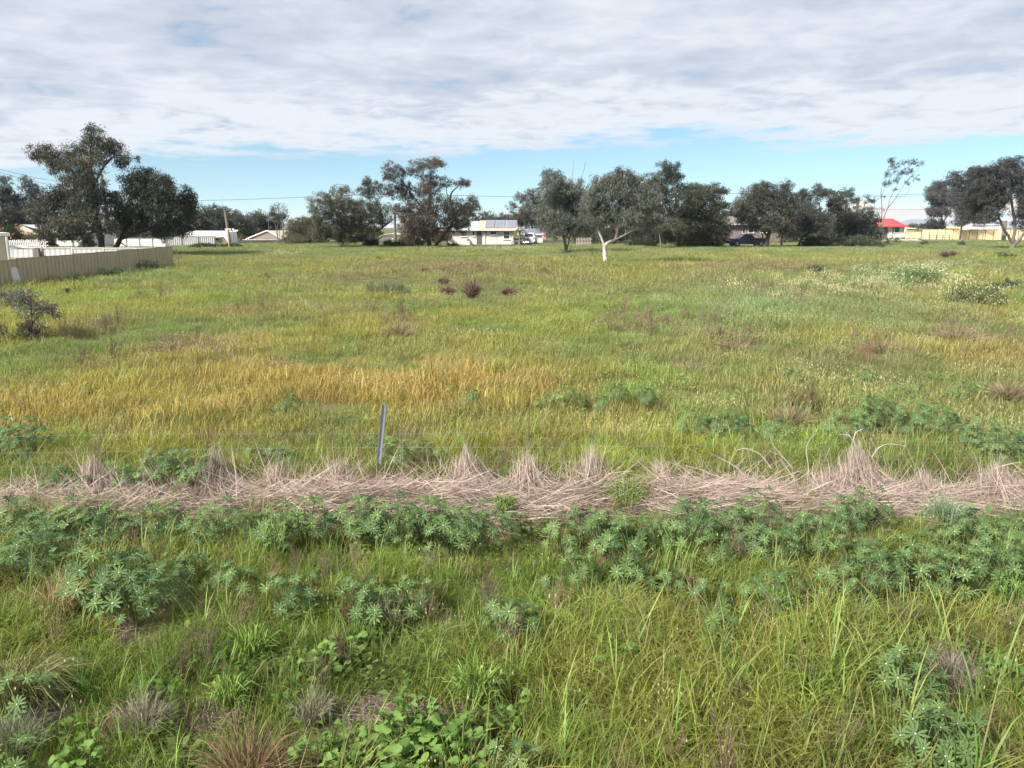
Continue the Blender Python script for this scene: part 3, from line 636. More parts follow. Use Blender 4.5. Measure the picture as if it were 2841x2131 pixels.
# ------------------------------------------------------------------ poles, signs, wires
def pole(px, d, ptop, label, r=.15, lean=0.0, arms=(), mat='timber'):
    b_ = on_ground(px, d); hgt = P(px, ptop, d)[2] - b_[2]; t_ = thing('power_pole', b_, label, 'pole', 'timber power poles along the street')
    MB().tube([(0, 0, -.4), (lean * .5, 0, hgt * .5), (lean, 0, hgt)], [r * 1.2, r * 1.1, r], 10).build('shaft', M[mat], t_)
    for z, hw in arms:
        ar = MB().box(lean * z / hgt - hw, lean * z / hgt + hw, -.3, -.18, z - .06, z + .06).build('crossarm', M['timber'], t_)
        for x in (-hw + .15, hw - .15): MB().tube([(lean * z / hgt + x, -.24, z + .06), (lean * z / hgt + x, -.24, z + .24)], .06, 8).build('insulator', M['white'], ar)
    return t_, hgt
pole(310, 118, 484, 'timber power pole rising behind the big left tree', .2, -.35, [(9.3, .75), (10.2, 1.3)])
pole(640, 104, 583, 'bare timber pole behind the triangular sign', .17, -.35)
pole(1098, 104, 590, 'timber pole standing between the two middle trees', .16)
pole(2367, 120, 548, 'timber pole among the dark trees left of the red roof', .17, .1, [(5.4, .5)])
def cable(pts, d, label, r=.03, dy=None):
    q = smooth_path([P(a, b_, d if dy is None else dy[i]) for i, (a, b_) in enumerate(pts)], 6); b_ = q[0].copy()
    V, Fq = tube_np(q - b_, r, 4); tag(obj('power_cable', mesh_np('power_cable', V, Fq), M['cable'], loc=b_), label, 'cable', 'overhead power cables')
cable([(306, 552), (540, 556.5), (880, 546), (1098, 538), (1430, 546), (1750, 543), (2062, 537), (2367, 545)], 121, 'overhead cable along the street over the middle trees')
cable([(2050, 530), (2367, 541), (2600, 537), (2860, 525)], 122, 'upper of two cables passing the tall thin gum')
cable([(2050, 536), (2367, 546), (2600, 542), (2860, 532)], 122.6, 'lower of two cables passing the tall thin gum')
cable([(2367, 575), (2520, 582), (2660, 574), (2860, 560)], 119, 'low service cable in front of the distant cumulus', .02)
cable([(-60, 455), (140, 500), (308, 500)], 118, 'upper cable sloping in from the left edge')
cable([(-60, 462), (140, 512), (308, 512)], 117, 'middle cable sloping in from the left edge')
cable([(-60, 572), (110, 571), (308, 566)], 116, 'thick pale cable crossing the back left tree', .05)
b_ = on_ground(637, 92); s = thing('give_way_sign', b_, 'back of a white triangular sign on a yellow post', 'sign'); zt = P(637, 634, 92)[2] - b_[2]
MB().prism([(-.38, zt), (.38, zt), (.03, zt - .80), (-.03, zt - .80)], -.012, .012).build('plate', M['white_sheet'], s); MB().tube([(0, -.045, -.3), (0, -.045, zt - .08)], .045, 10).build('post', M['yellow'], s)
for z in (zt - .15, zt - .45): MB().box(-.12, .12, -.1, -.014, z, z + .05).build('bracket', M['steel'], s)
b_ = on_ground(649, 97); s = thing('street_name_sign', b_, 'white street name blade on a thin pole beside the triangular sign', 'sign'); zt = P(649, 635, 97)[2] - b_[2]
MB().tube([(0, 0, -.3), (0, 0, zt)], .045, 8).build('post', M['wire'], s); MB().box(.05, .70, -.012, .012, zt - .28, zt - .12).build('blade', M['white'], s); MB().box(-.02, .22, -.03, -.015, zt - .1, zt + .04).build('blade', M['white'], s)
b_ = on_ground(789, 118); s = thing('street_lamp', b_, 'grey street lamp behind the small airy gum', 'street lamp'); zt = P(789, 604, 118)[2] - b_[2]
MB().tube([(0, 0, -.3), (0, 0, zt)], .1, 8).build('column', M['timber'], s); MB().tube(smooth_path([(0, 0, zt - .2), (.35, 0, zt + .15), (.9, 0, zt + .3)]), .04, 6).build('arm', M['wire'], s); MB().box(.75, 1.15, -.1, .1, zt + .22, zt + .32).build('lamp_head', M['wire'], s)
b_ = on_ground(1045, 100); s = thing('wheelie_bin', b_, 'dark wheeled bin with red lid beside the middle tree', 'bin')
me = mesh_np('bin', [(-.24, -.28, .05), (.24, -.28, .05), (.24, .28, .05), (-.24, .28, .05), (-.30, -.34, .92), (.30, -.34, .92), (.30, .34, .92), (-.30, .34, .92)], np.array([(3, 2, 1, 0), (4, 5, 6, 7), (0, 1, 5, 4), (1, 2, 6, 5), (2, 3, 7, 6), (3, 0, 4, 7)]))
obj('body', me, M['bin'], s); MB().prism([(-.33, .925), (.33, .925), (.30, .99), (-.30, .99)], -.37, .37).build('lid', M['binred'], s)
for x in (-.27, .27): MB().tube([(x - .04, .3, .1), (x + .04, .3, .1)], .1, 12).build('wheel', M['rubber'], s)
MB().tube([(-.25, .4, .88), (.25, .4, .88)], .025, 6).build('handle', M['bin'], s)
b_ = on_ground(2780, 128); s = thing('steel_drum', b_, 'dark drum standing against the panel fence by the right tree', 'drum'); MB().tube([(0, 0, -.1), (0, 0, .95)], .3, 16).build('barrel', M['dark'], s); MB().tube([(0, 0, .951), (0, 0, 1.0)], .31, 16).build('rim', M['rubber'], s)
for px_, d_, tp, lb in ((2722, 140, 620, 'bare steel pole left of the pale shed'), (2574, 138, 648, 'short timber post before the cream fence')):
    b_ = on_ground(px_, d_); tag(MB().tube([(0, 0, -.2), (0, 0, P(px_, tp, d_)[2] - b_[2])], .07, 8).build('fence_pole', M['timber'], loc=b_), lb, 'post')
b_ = on_ground(2778, 132); tag(MB().tube([(0, 0, -.2), (.03, 0, P(2778, 612, 132)[2] - b_[2])], .28, 10).build('timber_stump_pole', M['timber'], loc=b_), 'thick grey pole behind the dark drum', 'pole')

# ------------------------------------------------------------------ trees
def leaves_np(cen, n_per, rad, ln, wd, cols, droop=0.8, flat=0.75, rg=None):
    """pendant diamond leaves in clumps; cen (K,3), cols (K,3)"""
    rg = rg or rng; K = len(cen); n_per = np.broadcast_to(n_per, (K,)); idx = np.repeat(np.arange(K), n_per); N = len(idx)
    off = rg.normal(0, 1, (N, 3)); off /= np.linalg.norm(off, axis=1, keepdims=True) + 1e-9
    off *= (rg.random((N, 1)) ** 0.5) * np.asarray(rad)[idx][:, None] if np.ndim(rad) else (rg.random((N, 1)) ** 0.5) * rad
    off[:, 2] *= flat
    c = cen[idx] + off
    d = rg.normal(0, 1, (N, 3)); d[:, 2] -= droop * 2.0; d /= np.linalg.norm(d, axis=1, keepdims=True)
    s = np.cross(d, rg.normal(0, 1, (N, 3))); s /= np.linalg.norm(s, axis=1, keepdims=True) + 1e-9
    L = ln * rg.uniform(.6, 1.25, (N, 1)); W = wd * rg.uniform(.7, 1.3, (N, 1))
    V = np.stack([c, c + d * L * .45 + s * W * .5, c + d * L, c + d * L * .45 - s * W * .5], 1).reshape(-1, 3)
    q = cols[idx] * rg.uniform(.72, 1.3, (N, 1)); Fq = np.arange(4 * N).reshape(-1, 4)
    return V, Fq, np.repeat(q, 4, 0)

TREES = {}
def tree(name, label, px, d, lobes, trunks, leafc=(.060, .066, .038), tip=(.105, .078, .042), bark='bark_dark', dens=4.6, group=None, base_y=None,
         ln=.21, wd=.060, n_leaf=44, droop=.7, depthf=.8, tipf=.18, twigs=True, cat='tree', rad=.46, ground=None, offd=0.0):
    """lobes: (cx, cy, rx, ry[, density]) in photo pixels at distance d; trunks: list of (radii, pixel path)"""
    rg = np.random.default_rng(abs(hash(label)) % 2 ** 31 if False else sum(ord(ch) * (i + 3) for i, ch in enumerate(label)))
    b = on_ground(px, d) if ground is None else np.array(ground); root = thing(name, b, label, cat, group); k = d / F
    pts = []
    for i, (rad0, path) in enumerate(trunks):
        p = np.array([P(a, c, d) - b for a, c, *_ in path]); p[:, 1] += np.linspace(0, rg.uniform(-.6, .6) * (i > 0), len(p)) + (np.array([q[2] if len(q) > 2 else 0 for q in path]))
        if i == 0 or path[0][1] > 660 and p[0, 2] < .4: p[0, 2] = min(p[0, 2], -.12)
        p = smooth_path(p, 4); r = np.interp(np.linspace(0, 1, len(p)), np.linspace(0, 1, len(rad0)), rad0) * (1.0 if bark == 'bark_white' else .72)
        r = r * (1 + .08 * np.sin(np.arange(len(p)) * 2.1 + i)); p[1:-1] += rg.normal(0, .25, (len(p) - 2, 3)) * r[1:-1, None] * .5
        V, Fq = tube_np(p, r, 9 if rad0[0] > .12 else 6)
        obj('trunk' if i == 0 else 'branch', mesh_np('trunk', V, Fq, smooth=True), M[bark], root); pts.append(p)
    allp = np.concatenate(pts) if pts else np.zeros((1, 3))
    cen, cc, rr, tw = [], [], [], []
    for lb in lobes:
        cx, cy, rx, ry = lb[0], lb[1], lb[2] * 1.09, lb[3] * 1.12; dn = lb[4] if len(lb) > 4 else 1.0
        a, e = rx * k, ry * k; dz = rg.uniform(-1, 1) * depthf * (a + .6); c0 = P(cx, cy, d) - b; c0[1] += dz; az = max(a, e) * .85
        n = max(3, int(2.5 * dens * dn * math.pi * a * e * (1.0 if a * e > .4 else 1.6)))
        u = rg.normal(0, 1, (n, 3)); u /= np.linalg.norm(u, axis=1, keepdims=True); u *= rg.random((n, 1)) ** .42
        q = c0 + u * np.array([a, az, e]); tone = rg.uniform(.75, 1.3)
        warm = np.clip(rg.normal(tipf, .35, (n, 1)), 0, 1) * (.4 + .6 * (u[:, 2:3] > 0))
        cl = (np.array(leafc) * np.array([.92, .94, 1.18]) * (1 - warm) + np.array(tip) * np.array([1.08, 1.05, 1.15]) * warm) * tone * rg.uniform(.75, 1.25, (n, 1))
        cen.append(q); cc.append(cl); rr.append(np.clip(rad * rg.uniform(.6, 1.3, n), .12, .55 * max(a, .25) + .12))
        if twigs:
            j = np.argmin(np.linalg.norm(allp - (c0 - np.array([0, 0, e * .8])), axis=1)); s0 = allp[j]
            m1 = (s0 + c0) / 2 + np.array([0, 0, .25 * np.linalg.norm(c0 - s0)]) * rg.uniform(-.3, .5) + rg.normal(0, .12, 3)
            L0 = np.linalg.norm(c0 - s0); r0 = np.clip(.010 * L0 + .012, .015, .06)
            main = smooth_path([s0, m1, c0], 4); tw.append(tube_np(main, np.linspace(r0, r0 * .5, len(main)), 5))
            for z in range(min(n, 7)):
                st = main[rg.integers(4, len(main))]; en = q[z]; mid = (st + en) / 2 + rg.normal(0, .1, 3)
                tw.append(tube_np(np.array([st, mid, en]), [r0 * .4, r0 * .28, .01], 4))
    cen, cc, rr = np.concatenate(cen), np.concatenate(cc), np.concatenate(rr)
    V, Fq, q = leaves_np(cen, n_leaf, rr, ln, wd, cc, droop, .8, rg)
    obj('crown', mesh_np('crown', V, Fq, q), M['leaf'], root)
    if tw:
        V, Fq = join(tw); o = obj('twigs', mesh_np('twigs', V, Fq), M[bark if bark != 'bark_white' else 'bark_mid'], root); o['kind'] = 'stuff'
    return root
OL, OL2 = (.058, .066, .040), (.048, .060, .036)
GUM = (.105, .118, .078)
tree('eucalyptus_tree', 'tallest spreading eucalypt behind the tan fence at the left', 285, 72, [
    (253, 359, 24, 16), (238, 386, 34, 20), (280, 392, 20, 14), (127, 422, 40, 22), (105, 432, 20, 18), (187, 428, 45, 32), (166, 459, 34, 26), (271, 419, 46, 28), (316, 407, 25, 20),
    (325, 440, 20, 26), (262, 462, 55, 32), (211, 500, 50, 32), (265, 513, 52, 30), (160, 540, 40, 26), (362, 438, 14, 9, .7), (384, 440, 8, 8, .7), (181, 570, 70, 42), (256, 570, 70, 45), (127, 580, 42, 32), (286, 615, 66, 36),
    (215, 622, 55, 30), (140, 625, 40, 26), (112, 560, 26, 22), (295, 545, 40, 28), (205, 645, 55, 20, .8), (150, 648, 36, 18, .8), (330, 600, 40, 34)],
    [((.42, .36, .26, .14), [(285, 700), (278, 650), (268, 590), (255, 500), (250, 420)]), ((.2, .13, .06), [(268, 590), (225, 520), (180, 455), (130, 425)]), ((.16, .1, .05), [(258, 520), (290, 460), (325, 430), (350, 436), (384, 441)]),
     ((.16, .08), [(275, 640), (225, 652), (175, 662)]), ((.14, .07), [(262, 560), (215, 600), (175, 630)])], OL, (.10, .075, .045))
tree('eucalyptus_tree', 'dark rounded tree leaning right over the tan fence end', 325, 74, [
    (407, 500, 55, 28), (452, 525, 60, 38), (362, 516, 45, 30), (392, 478, 30, 14), (468, 498, 26, 16), (497, 549, 38, 30), (392, 561, 72, 42), (452, 585, 68, 42), (497, 612, 44, 38), (347, 606, 50, 38), (420, 628, 50, 24), (515, 575, 20, 25), (470, 650, 26, 22, .6)],
    [((.34, .28, .2, .1), [(300, 702), (330, 672), (345, 640), (385, 570), (420, 520)]), ((.2, .14, .07), [(335, 662), (385, 645), (420, 630), (460, 600)]), ((.12, .06), [(340, 652), (330, 668), (352, 684)]), ((.15, .07), [(350, 632), (390, 600), (440, 570)])], OL2, (.075, .072, .045), tipf=.2, dens=5.2)
tree('eucalyptus_tree', 'grey-green gum with open top at the left edge', 50, 112, [
    (18, 501, 24, 13, .6), (27, 531, 22, 20, .8), (81, 511, 22, 20, .7), (86, 537, 20, 22, .8), (8, 545, 22, 26), (42, 565, 45, 28), (30, 597, 50, 36), (66, 612, 44, 32), (105, 600, 30, 36), (5, 620, 40, 36), (120, 625, 28, 26), (-40, 560, 45, 50)],
    [((.25, .2, .12), [(55, 680), (50, 600), (40, 530)]), ((.15, .08), [(60, 640), (78, 580), (84, 520)]), ((.12, .08), [(95, 660), (100, 600), (92, 540)])], (.07, .078, .058), (.08, .075, .05), ln=.26, wd=.07)
for px, dd, lbs, lab in (
    (520, 128, [(508, 570, 30, 26), (520, 600, 26, 28), (518, 634, 32, 28), (495, 655, 26, 18), (545, 655, 22, 16)], 'dense dark tree directly right of the leaning dark tree'),
    (575, 132, [(567, 594, 26, 24), (594, 582, 20, 14), (587, 612, 40, 26), (560, 640, 38, 22), (605, 645, 28, 22)], 'round-topped dark tree above the white-roofed house'),
    (625, 134, [(612, 592, 22, 18), (628, 615, 24, 24), (650, 596, 18, 16), (642, 632, 26, 22), (672, 628, 26, 28), (668, 606, 16, 12)], 'dark tree behind the triangular sign'),
    (708, 140, [(708, 604, 26, 15), (728, 600, 24, 17), (708, 630, 32, 25), (745, 625, 28, 26), (690, 650, 26, 20), (760, 610, 22, 18)], 'low broad tree behind the gabled house'),
    (1345, 148, [(1345, 603, 32, 15), (1386, 608, 28, 16), (1365, 622, 50, 18), (1420, 615, 30, 18), (1320, 620, 30, 18)], 'low trees line above the boarded house roof'),
    (2035, 140, [(2028, 590, 30, 26), (2010, 610, 26, 24), (2060, 600, 26, 24)], 'dark tree behind the brick house'),
    (1655, 112, [(1640, 632, 44, 34), (1690, 640, 44, 32), (1620, 650, 40, 24), (1660, 655, 50, 18)], 'dark low tree seen behind the white-barked gum trunk'),
    (1745, 116, [(1740, 625, 48, 36), (1775, 640, 44, 30), (1720, 650, 40, 22), (1830, 640, 44, 30), (1800, 658, 50, 16)], 'dark low tree between the white-barked gum and the big dark tree'),
    (2275, 122, [(2262, 632, 54, 30), (2310, 645, 48, 24), (2215, 645, 44, 24)], 'dark low tree behind the leaning trees'),
    (430, 118, [(400, 640, 50, 22), (450, 645, 44, 20), (350, 648, 34, 18)], 'dark low tree behind the white fence bays'),
    (900, 124, [(890, 645, 50, 22), (950, 650, 44, 18), (1010, 652, 40, 16)], 'dark low hedge-like tree behind the broad tree'),
    (1995, 118, [(1985, 620, 36, 30), (2000, 645, 26, 24), (1955, 645, 40, 26)], 'dark low tree left of the brick house'),
    (2330, 118, [(2330, 622, 48, 34), (2290, 640, 40, 26), (2370, 638, 44, 28)], 'dark low tree behind the low dark tree'),
    (2545, 260, [(2525, 626, 16, 6), (2548, 627, 16, 6), (2575, 628, 14, 5), (2600, 628, 18, 6)], 'distant scrub tree beyond the cream fence')):
    lo = min(l[1] for l in lbs)
    tree('street_tree', lab.replace('low trees line', 'low bushy tree'), px, dd, lbs, [((.16, .12, .06), [(px, 676 if dd < 200 else 640), (px + 3, 645 if dd < 200 else 632), (px - 2, lo + 12)])], OL2, (.08, .07, .045), ln=.30, wd=.085, n_leaf=30, tipf=.3, rad=.6, dens=3.6, group='trees along the street')
tree('small_gum', 'small airy gum with several thin stems in front of the gabled house', 772, 112, [(771, 577, 22, 12, .7), (784, 592, 14, 13, .7), (757, 588, 10, 9, .7), (772, 600, 20, 14, .8), (790, 604, 8, 8, .6)],
    [((.10, .06, .03), [(770, 672), (766, 630), (756, 610), (742, 600)]), ((.08, .05, .02), [(773, 672), (777, 630), (784, 598)]), ((.06, .03), [(771, 660), (770, 620), (772, 585)]), ((.03, .015), [(760, 615), (741, 598), (738, 578)])], (.07, .08, .05), bark='bark_mid', dens=5, n_leaf=22)
tree('willow_myrtle', 'soft olive weeping bush-tree left of the middle trees', 840, 116, [(827, 622, 30, 18), (868, 620, 32, 18), (845, 612, 24, 10), (812, 648, 30, 24), (850, 648, 42, 24), (885, 652, 30, 24), (830, 662, 40, 14)],
    [((.16, .1), [(842, 680), (842, 640)])], (.092, .092, .045), (.11, .095, .05), droop=1.4, ln=.30, wd=.05, dens=4.6, rad=.55)
tree('eucalyptus_tree', 'broad tree left of the timber pole with bent trunk', 1007, 98, [
    (944, 528, 28, 15, .8), (1017, 504, 11, 12, .8), (1033, 527, 45, 23), (903, 564, 40, 26), (952, 561, 40, 26), (868, 586, 13, 22, .7), (963, 593, 52, 32), (1011, 588, 48, 32), (990, 621, 58, 28), (935, 620, 50, 28), (1006, 652, 28, 22, .8), (1056, 590, 38, 32), (930, 645, 42, 18), (890, 610, 26, 26), (955, 662, 34, 16), (885, 645, 26, 24), (1040, 636, 30, 24, .8), (975, 645, 50, 22)],
    [((.36, .28, .2, .15, .08), [(1005, 685), (1012, 668), (1030, 652), (1060, 632), (1090, 610)]), ((.16, .1), [(1012, 668), (990, 640), (960, 605)]), ((.14, .07), [(1060, 632), (1062, 600), (1040, 545)]), ((.1, .05), [(985, 640), (940, 650), (912, 660)])], (.068, .070, .040), (.10, .085, .05))
tree('eucalyptus_tree', 'tall middle tree with brown-tipped top over the boarded house', 1190, 96, [
    (1093, 472, 28, 20, .8), (1080, 494, 20, 13, .8), (1118, 490, 14, 20, .7), (1185, 458, 40, 15), (1214, 452, 20, 14), (1152, 474, 25, 16, .8), (1201, 496, 25, 20), (1098, 526, 30, 24), (1133, 537, 25, 30, .85), (1188, 534, 38, 24), (1234, 505, 22, 14, .8),
    (1277, 507, 20, 12, .8), (1300, 506, 10, 10, .7), (1288, 572, 40, 26), (1311, 566, 14, 22, .8), (1220, 572, 48, 26), (1166, 583, 38, 28), (1125, 588, 30, 28), (1261, 604, 52, 24), (1180, 613, 58, 26), (1139, 630, 38, 28), (1261, 626, 44, 16), (1190, 650, 42, 22), (1146, 658, 30, 20), (1225, 655, 34, 16, .8), (1170, 630, 50, 24), (1288, 600, 30, 20)],
    [((.42, .34, .22, .12), [(1190, 690), (1188, 640), (1192, 570), (1196, 480)]), ((.34, .24, .16, .07), [(1200, 690), (1232, 652), (1258, 610), (1250, 545), (1278, 512)]), ((.16, .08), [(1192, 600), (1150, 550), (1105, 490)]), ((.12, .06), [(1254, 575), (1240, 540), (1236, 512)]), ((.1, .05), [(1194, 540), (1170, 500), (1180, 465)])], (.060, .062, .040), (.12, .080, .045), tipf=.45)
tree('eucalyptus_tree', 'brownish open tree behind the solar shed', 1480, 134, [(1446, 546, 20, 14, .8), (1420, 570, 18, 10, .6), (1481, 552, 35, 28), (1457, 592, 40, 24), (1481, 612, 42, 26), (1435, 612, 26, 18), (1510, 590, 34, 34), (1530, 625, 30, 26)],
    [((.26, .18, .08), [(1480, 676), (1475, 620), (1465, 560)])], (.062, .062, .042), (.095, .07, .045))
tree('gum_tree', 'split-trunk grey gum with dark base in front of the picket fence', 1571, 80, [
    (1531, 490, 32, 22), (1527, 519, 35, 26), (1571, 513, 25, 20, .8), (1552, 559, 50, 34), (1598, 549, 40, 34), (1552, 604, 44, 30), (1598, 598, 44, 30), (1609, 512, 18, 18, .7), (1540, 636, 28, 28), (1609, 622, 38, 24), (1583, 636, 36, 18, .7), (1560, 530, 40, 24), (1515, 575, 28, 34), (1570, 575, 50, 40), (1505, 610, 24, 28, .8), (1625, 575, 34, 40), (1625, 620, 30, 26)],
    [((.26, .2, .15, .09), [(1571, 712), (1568, 680), (1562, 650), (1551, 632), (1545, 560)]), ((.12, .08), [(1573, 690), (1580, 660), (1590, 600)]), ((.07, .05, .03), [(1567, 712), (1556, 692), (1549, 684)]), ((.08, .06, .04), [(1574, 710), (1580, 694), (1586, 678)]),
     ((.06, .03, .015), [(1585, 540), (1587, 500), (1592, 445)]), ((.05, .03, .012), [(1602, 525), (1614, 490), (1626, 445)]), ((.03, .012), [(1618, 478), (1622, 462), (1620, 452)])], GUM, (.13, .115, .08), bark='bark_mid', droop=1.0, dens=5.4, ln=.22, wd=.05)
tree('gum_tree', 'white-barked gum with curved forked trunk standing in the paddock', 1683, 60, [
    (1718, 489, 36, 18), (1681, 504, 35, 20), (1748, 498, 22, 20), (1712, 512, 52, 24), (1660, 537, 36, 34), (1745, 537, 46, 30), (1700, 532, 40, 18, .7), (1668, 574, 36, 30), (1752, 574, 42, 34), (1652, 604, 30, 22), (1690, 598, 28, 18, .8), (1783, 565, 40, 36), (1745, 600, 44, 20), (1642, 585, 28, 30), (1805, 600, 36, 28, 1.0), (1645, 550, 26, 26), (1700, 575, 34, 24, .5), (1790, 530, 30, 26)],
    [((.205, .175, .165, .155), [(1682, 742), (1680, 718), (1678, 700), (1677, 682)]), ((.14, .125, .11, .085, .05), [(1677, 683), (1689, 672), (1706, 665), (1712, 646), (1716, 625), (1722, 570)]), ((.11, .085, .05), [(1677, 684), (1669, 660), (1661, 640), (1655, 590)]), ((.075, .055, .035, .02), [(1706, 665), (1730, 653), (1750, 642), (1772, 632)]), ((.035, .02), [(1733, 651), (1738, 642), (1737, 636)]), ((.035, .02), [(1712, 646), (1706, 636), (1700, 628)])], GUM, (.135, .12, .085), bark='bark_white', droop=1.1, dens=8.5, ln=.20, wd=.042, rad=.38)
tree('eucalyptus_tree', 'big dark tree right of the white-barked gum', 1890, 94, [
    (1860, 461, 32, 17), (1860, 484, 38, 20), (1886, 494, 18, 14, .8), (1795, 503, 35, 20), (1841, 518, 46, 24), (1826, 549, 50, 30), (1915, 522, 35, 20), (1949, 535, 45, 28), (1976, 531, 30, 22), (2006, 528, 16, 8, .8), (1903, 558, 50, 34), (1964, 567, 50, 30), (1988, 576, 25, 25, .8),
    (1841, 592, 55, 34), (1810, 606, 45, 30), (1927, 598, 45, 30), (1921, 629, 36, 30), (1964, 610, 35, 30), (1860, 628, 40, 24), (1800, 632, 34, 20), (1890, 600, 36, 30), (1850, 655, 44, 20), (1940, 650, 40, 24), (1985, 640, 28, 24)],
    [((.38, .34, .26, .14), [(1886, 682), (1888, 650), (1884, 610), (1870, 520)]), ((.2, .1), [(1888, 640), (1920, 590), (1950, 545)]), ((.2, .1), [(1886, 640), (1850, 580), (1820, 530)])], (.056, .064, .036), (.085, .08, .045), dens=4.8)
tree('eucalyptus_tree', 'low pale-limbed tree under the big dark tree', 1832, 90, [(1780, 632, 30, 18), (1815, 625, 34, 18), (1850, 640, 28, 16), (1760, 645, 22, 16)], [((.13, .11, .08, .05), [(1834, 680), (1830, 652), (1816, 636), (1782, 624)]), ((.05, .03), [(1872, 655), (1866, 635), (1862, 620)])], (.06, .062, .042), bark='bark_mid')
tree('eucalyptus_tree', 'round-crowned tree over the dark utility', 2127, 97, [
    (2118, 515, 28, 17), (2098, 530, 22, 20), (2177, 520, 22, 17), (2141, 537, 45, 25), (2073, 554, 35, 25), (2114, 560, 45, 30), (2175, 556, 40, 28), (2052, 580, 34, 24), (2096, 587, 45, 30), (2152, 580, 45, 30), (2123, 612, 34, 24, .8), (2062, 604, 26, 20, .7), (2064, 528, 14, 14, .35), (2195, 590, 30, 30), (2150, 616, 46, 22), (2185, 640, 30, 18), (2098, 628, 26, 16), (2060, 616, 30, 10, .6)],
    [((.42, .34, .22, .1), [(2125, 682), (2132, 650), (2142, 615), (2165, 580)]), ((.2, .1), [(2130, 655), (2105, 625), (2092, 590)]), ((.12, .06), [(2118, 676), (2112, 648), (2100, 630)])], (.062, .068, .044), (.09, .075, .05))
tree('eucalyptus_tree', 'multi-stemmed leaning tree left of the bare timber pole', 2220, 102, [
    (2276, 524, 20, 17, .8), (2238, 535, 20, 12, .8), (2306, 535, 18, 14, .8), (2281, 542, 28, 16, .8), (2340, 547, 22, 24), (2231, 552, 30, 24), (2313, 558, 25, 22), (2246, 574, 28, 24), (2324, 570, 25, 22), (2227, 598, 45, 28), (2333, 594, 34, 24), (2262, 596, 30, 22), (2252, 622, 44, 24), (2213, 624, 40, 22), (2302, 614, 26, 16, .7)],
    [((.2, .15, .1), [(2168, 682), (2170, 650), (2190, 620), (2215, 590)]), ((.22, .18, .12, .06), [(2215, 682), (2228, 655), (2270, 632), (2312, 612)]), ((.14, .08), [(2175, 672), (2200, 640), (2240, 600)]), ((.12, .06, .03), [(2262, 630), (2272, 585), (2280, 540)])], (.056, .064, .042), (.085, .075, .05))
tree('eucalyptus_tree', 'dense low dark tree just left of the tall thin gum', 2380, 106, [(2383, 556, 13, 9, .5), (2421, 553, 20, 11, .6), (2378, 587, 22, 14, .6), (2423, 585, 22, 14, .7), (2344, 619, 44, 26), (2389, 619, 44, 28), (2423, 612, 26, 22), (2356, 648, 44, 20), (2401, 648, 44, 20), (2440, 640, 16, 22, .7)],
    [((.2, .12, .06), [(2385, 680), (2388, 620), (2400, 560)]), ((.08, .04), [(2390, 610), (2372, 580), (2382, 558)])], (.046, .054, .036), (.06, .055, .04))
tree('tall_thin_gum', 'tall thin gum with two bare stems and sparse top near the red roof', 2441, 114, [
    (2465, 449, 12, 10, .6), (2481, 444, 12, 8, .6), (2511, 449, 18, 8, .6), (2533, 450, 14, 8, .6), (2558, 450, 13, 9, .6), (2483, 463, 16, 9, .6), (2458, 484, 9, 12, .6), (2495, 479, 18, 10, .6), (2516, 478, 14, 9, .6), (2542, 494, 14, 9, .6), (2452, 505, 8, 8, .6), (2472, 508, 14, 10, .6), (2496, 496, 12, 8, .6), (2481, 524, 8, 6, .5), (2530, 470, 14, 8, .5), (2519, 505, 10, 7, .5), (2450, 545, 6, 6, .4)],
    [((.17, .12, .09, .07, .04, .02), [(2440, 682), (2444, 623), (2447, 578), (2444, 533), (2450, 510), (2462, 470)]), ((.16, .12, .1, .07, .05, .03, .015), [(2443, 682), (2450, 623), (2461, 583), (2486, 551), (2513, 510), (2543, 477), (2565, 452)]), ((.07, .05, .02), [(2461, 583), (2470, 550), (2490, 510), (2510, 470)]), ((.05, .03, .015), [(2486, 551), (2512, 540), (2532, 505)]), ((.05, .02), [(2444, 550), (2456, 520), (2480, 480)])], (.075, .075, .055), (.09, .07, .055), bark='bark_mid', dens=5, n_leaf=20, depthf=.4, rad=.36)
tree('eucalyptus_tree', 'pale-stemmed tree behind the cream panel fence', 2612, 165, [(2578, 549, 20, 14, .8), (2601, 533, 20, 19), (2624, 515, 24, 18), (2624, 547, 30, 22), (2600, 568, 20, 14, .8), (2590, 588, 32, 14), (2578, 618, 22, 13), (2635, 575, 20, 20, .7), (2605, 625, 24, 12), (2650, 545, 26, 26)],
    [((.3, .22, .14), [(2612, 660), (2614, 615), (2606, 570)]), ((.2, .1), [(2614, 622), (2632, 585), (2640, 540)])], (.06, .062, .05), (.085, .07, .055), bark='bark_mid', ln=.34, wd=.09, rad=.7, dens=2.8)
tree('eucalyptus_tree', 'inner grey tree with leaning pale stem between fence and right tree', 2668, 150, [(2646, 497, 30, 20), (2689, 483, 26, 15), (2680, 515, 45, 30), (2660, 560, 30, 24), (2691, 547, 40, 28), (2669, 590, 34, 20), (2657, 614, 30, 13), (2703, 600, 38, 20), (2714, 575, 34, 28)],
    [((.26, .2, .12), [(2662, 660), (2674, 600), (2683, 565)]), ((.16, .1), [(2668, 630), (2690, 585), (2720, 560)])], (.055, .057, .047), (.085, .07, .055), bark='bark_mid', ln=.32, wd=.085, rad=.65, dens=2.9)
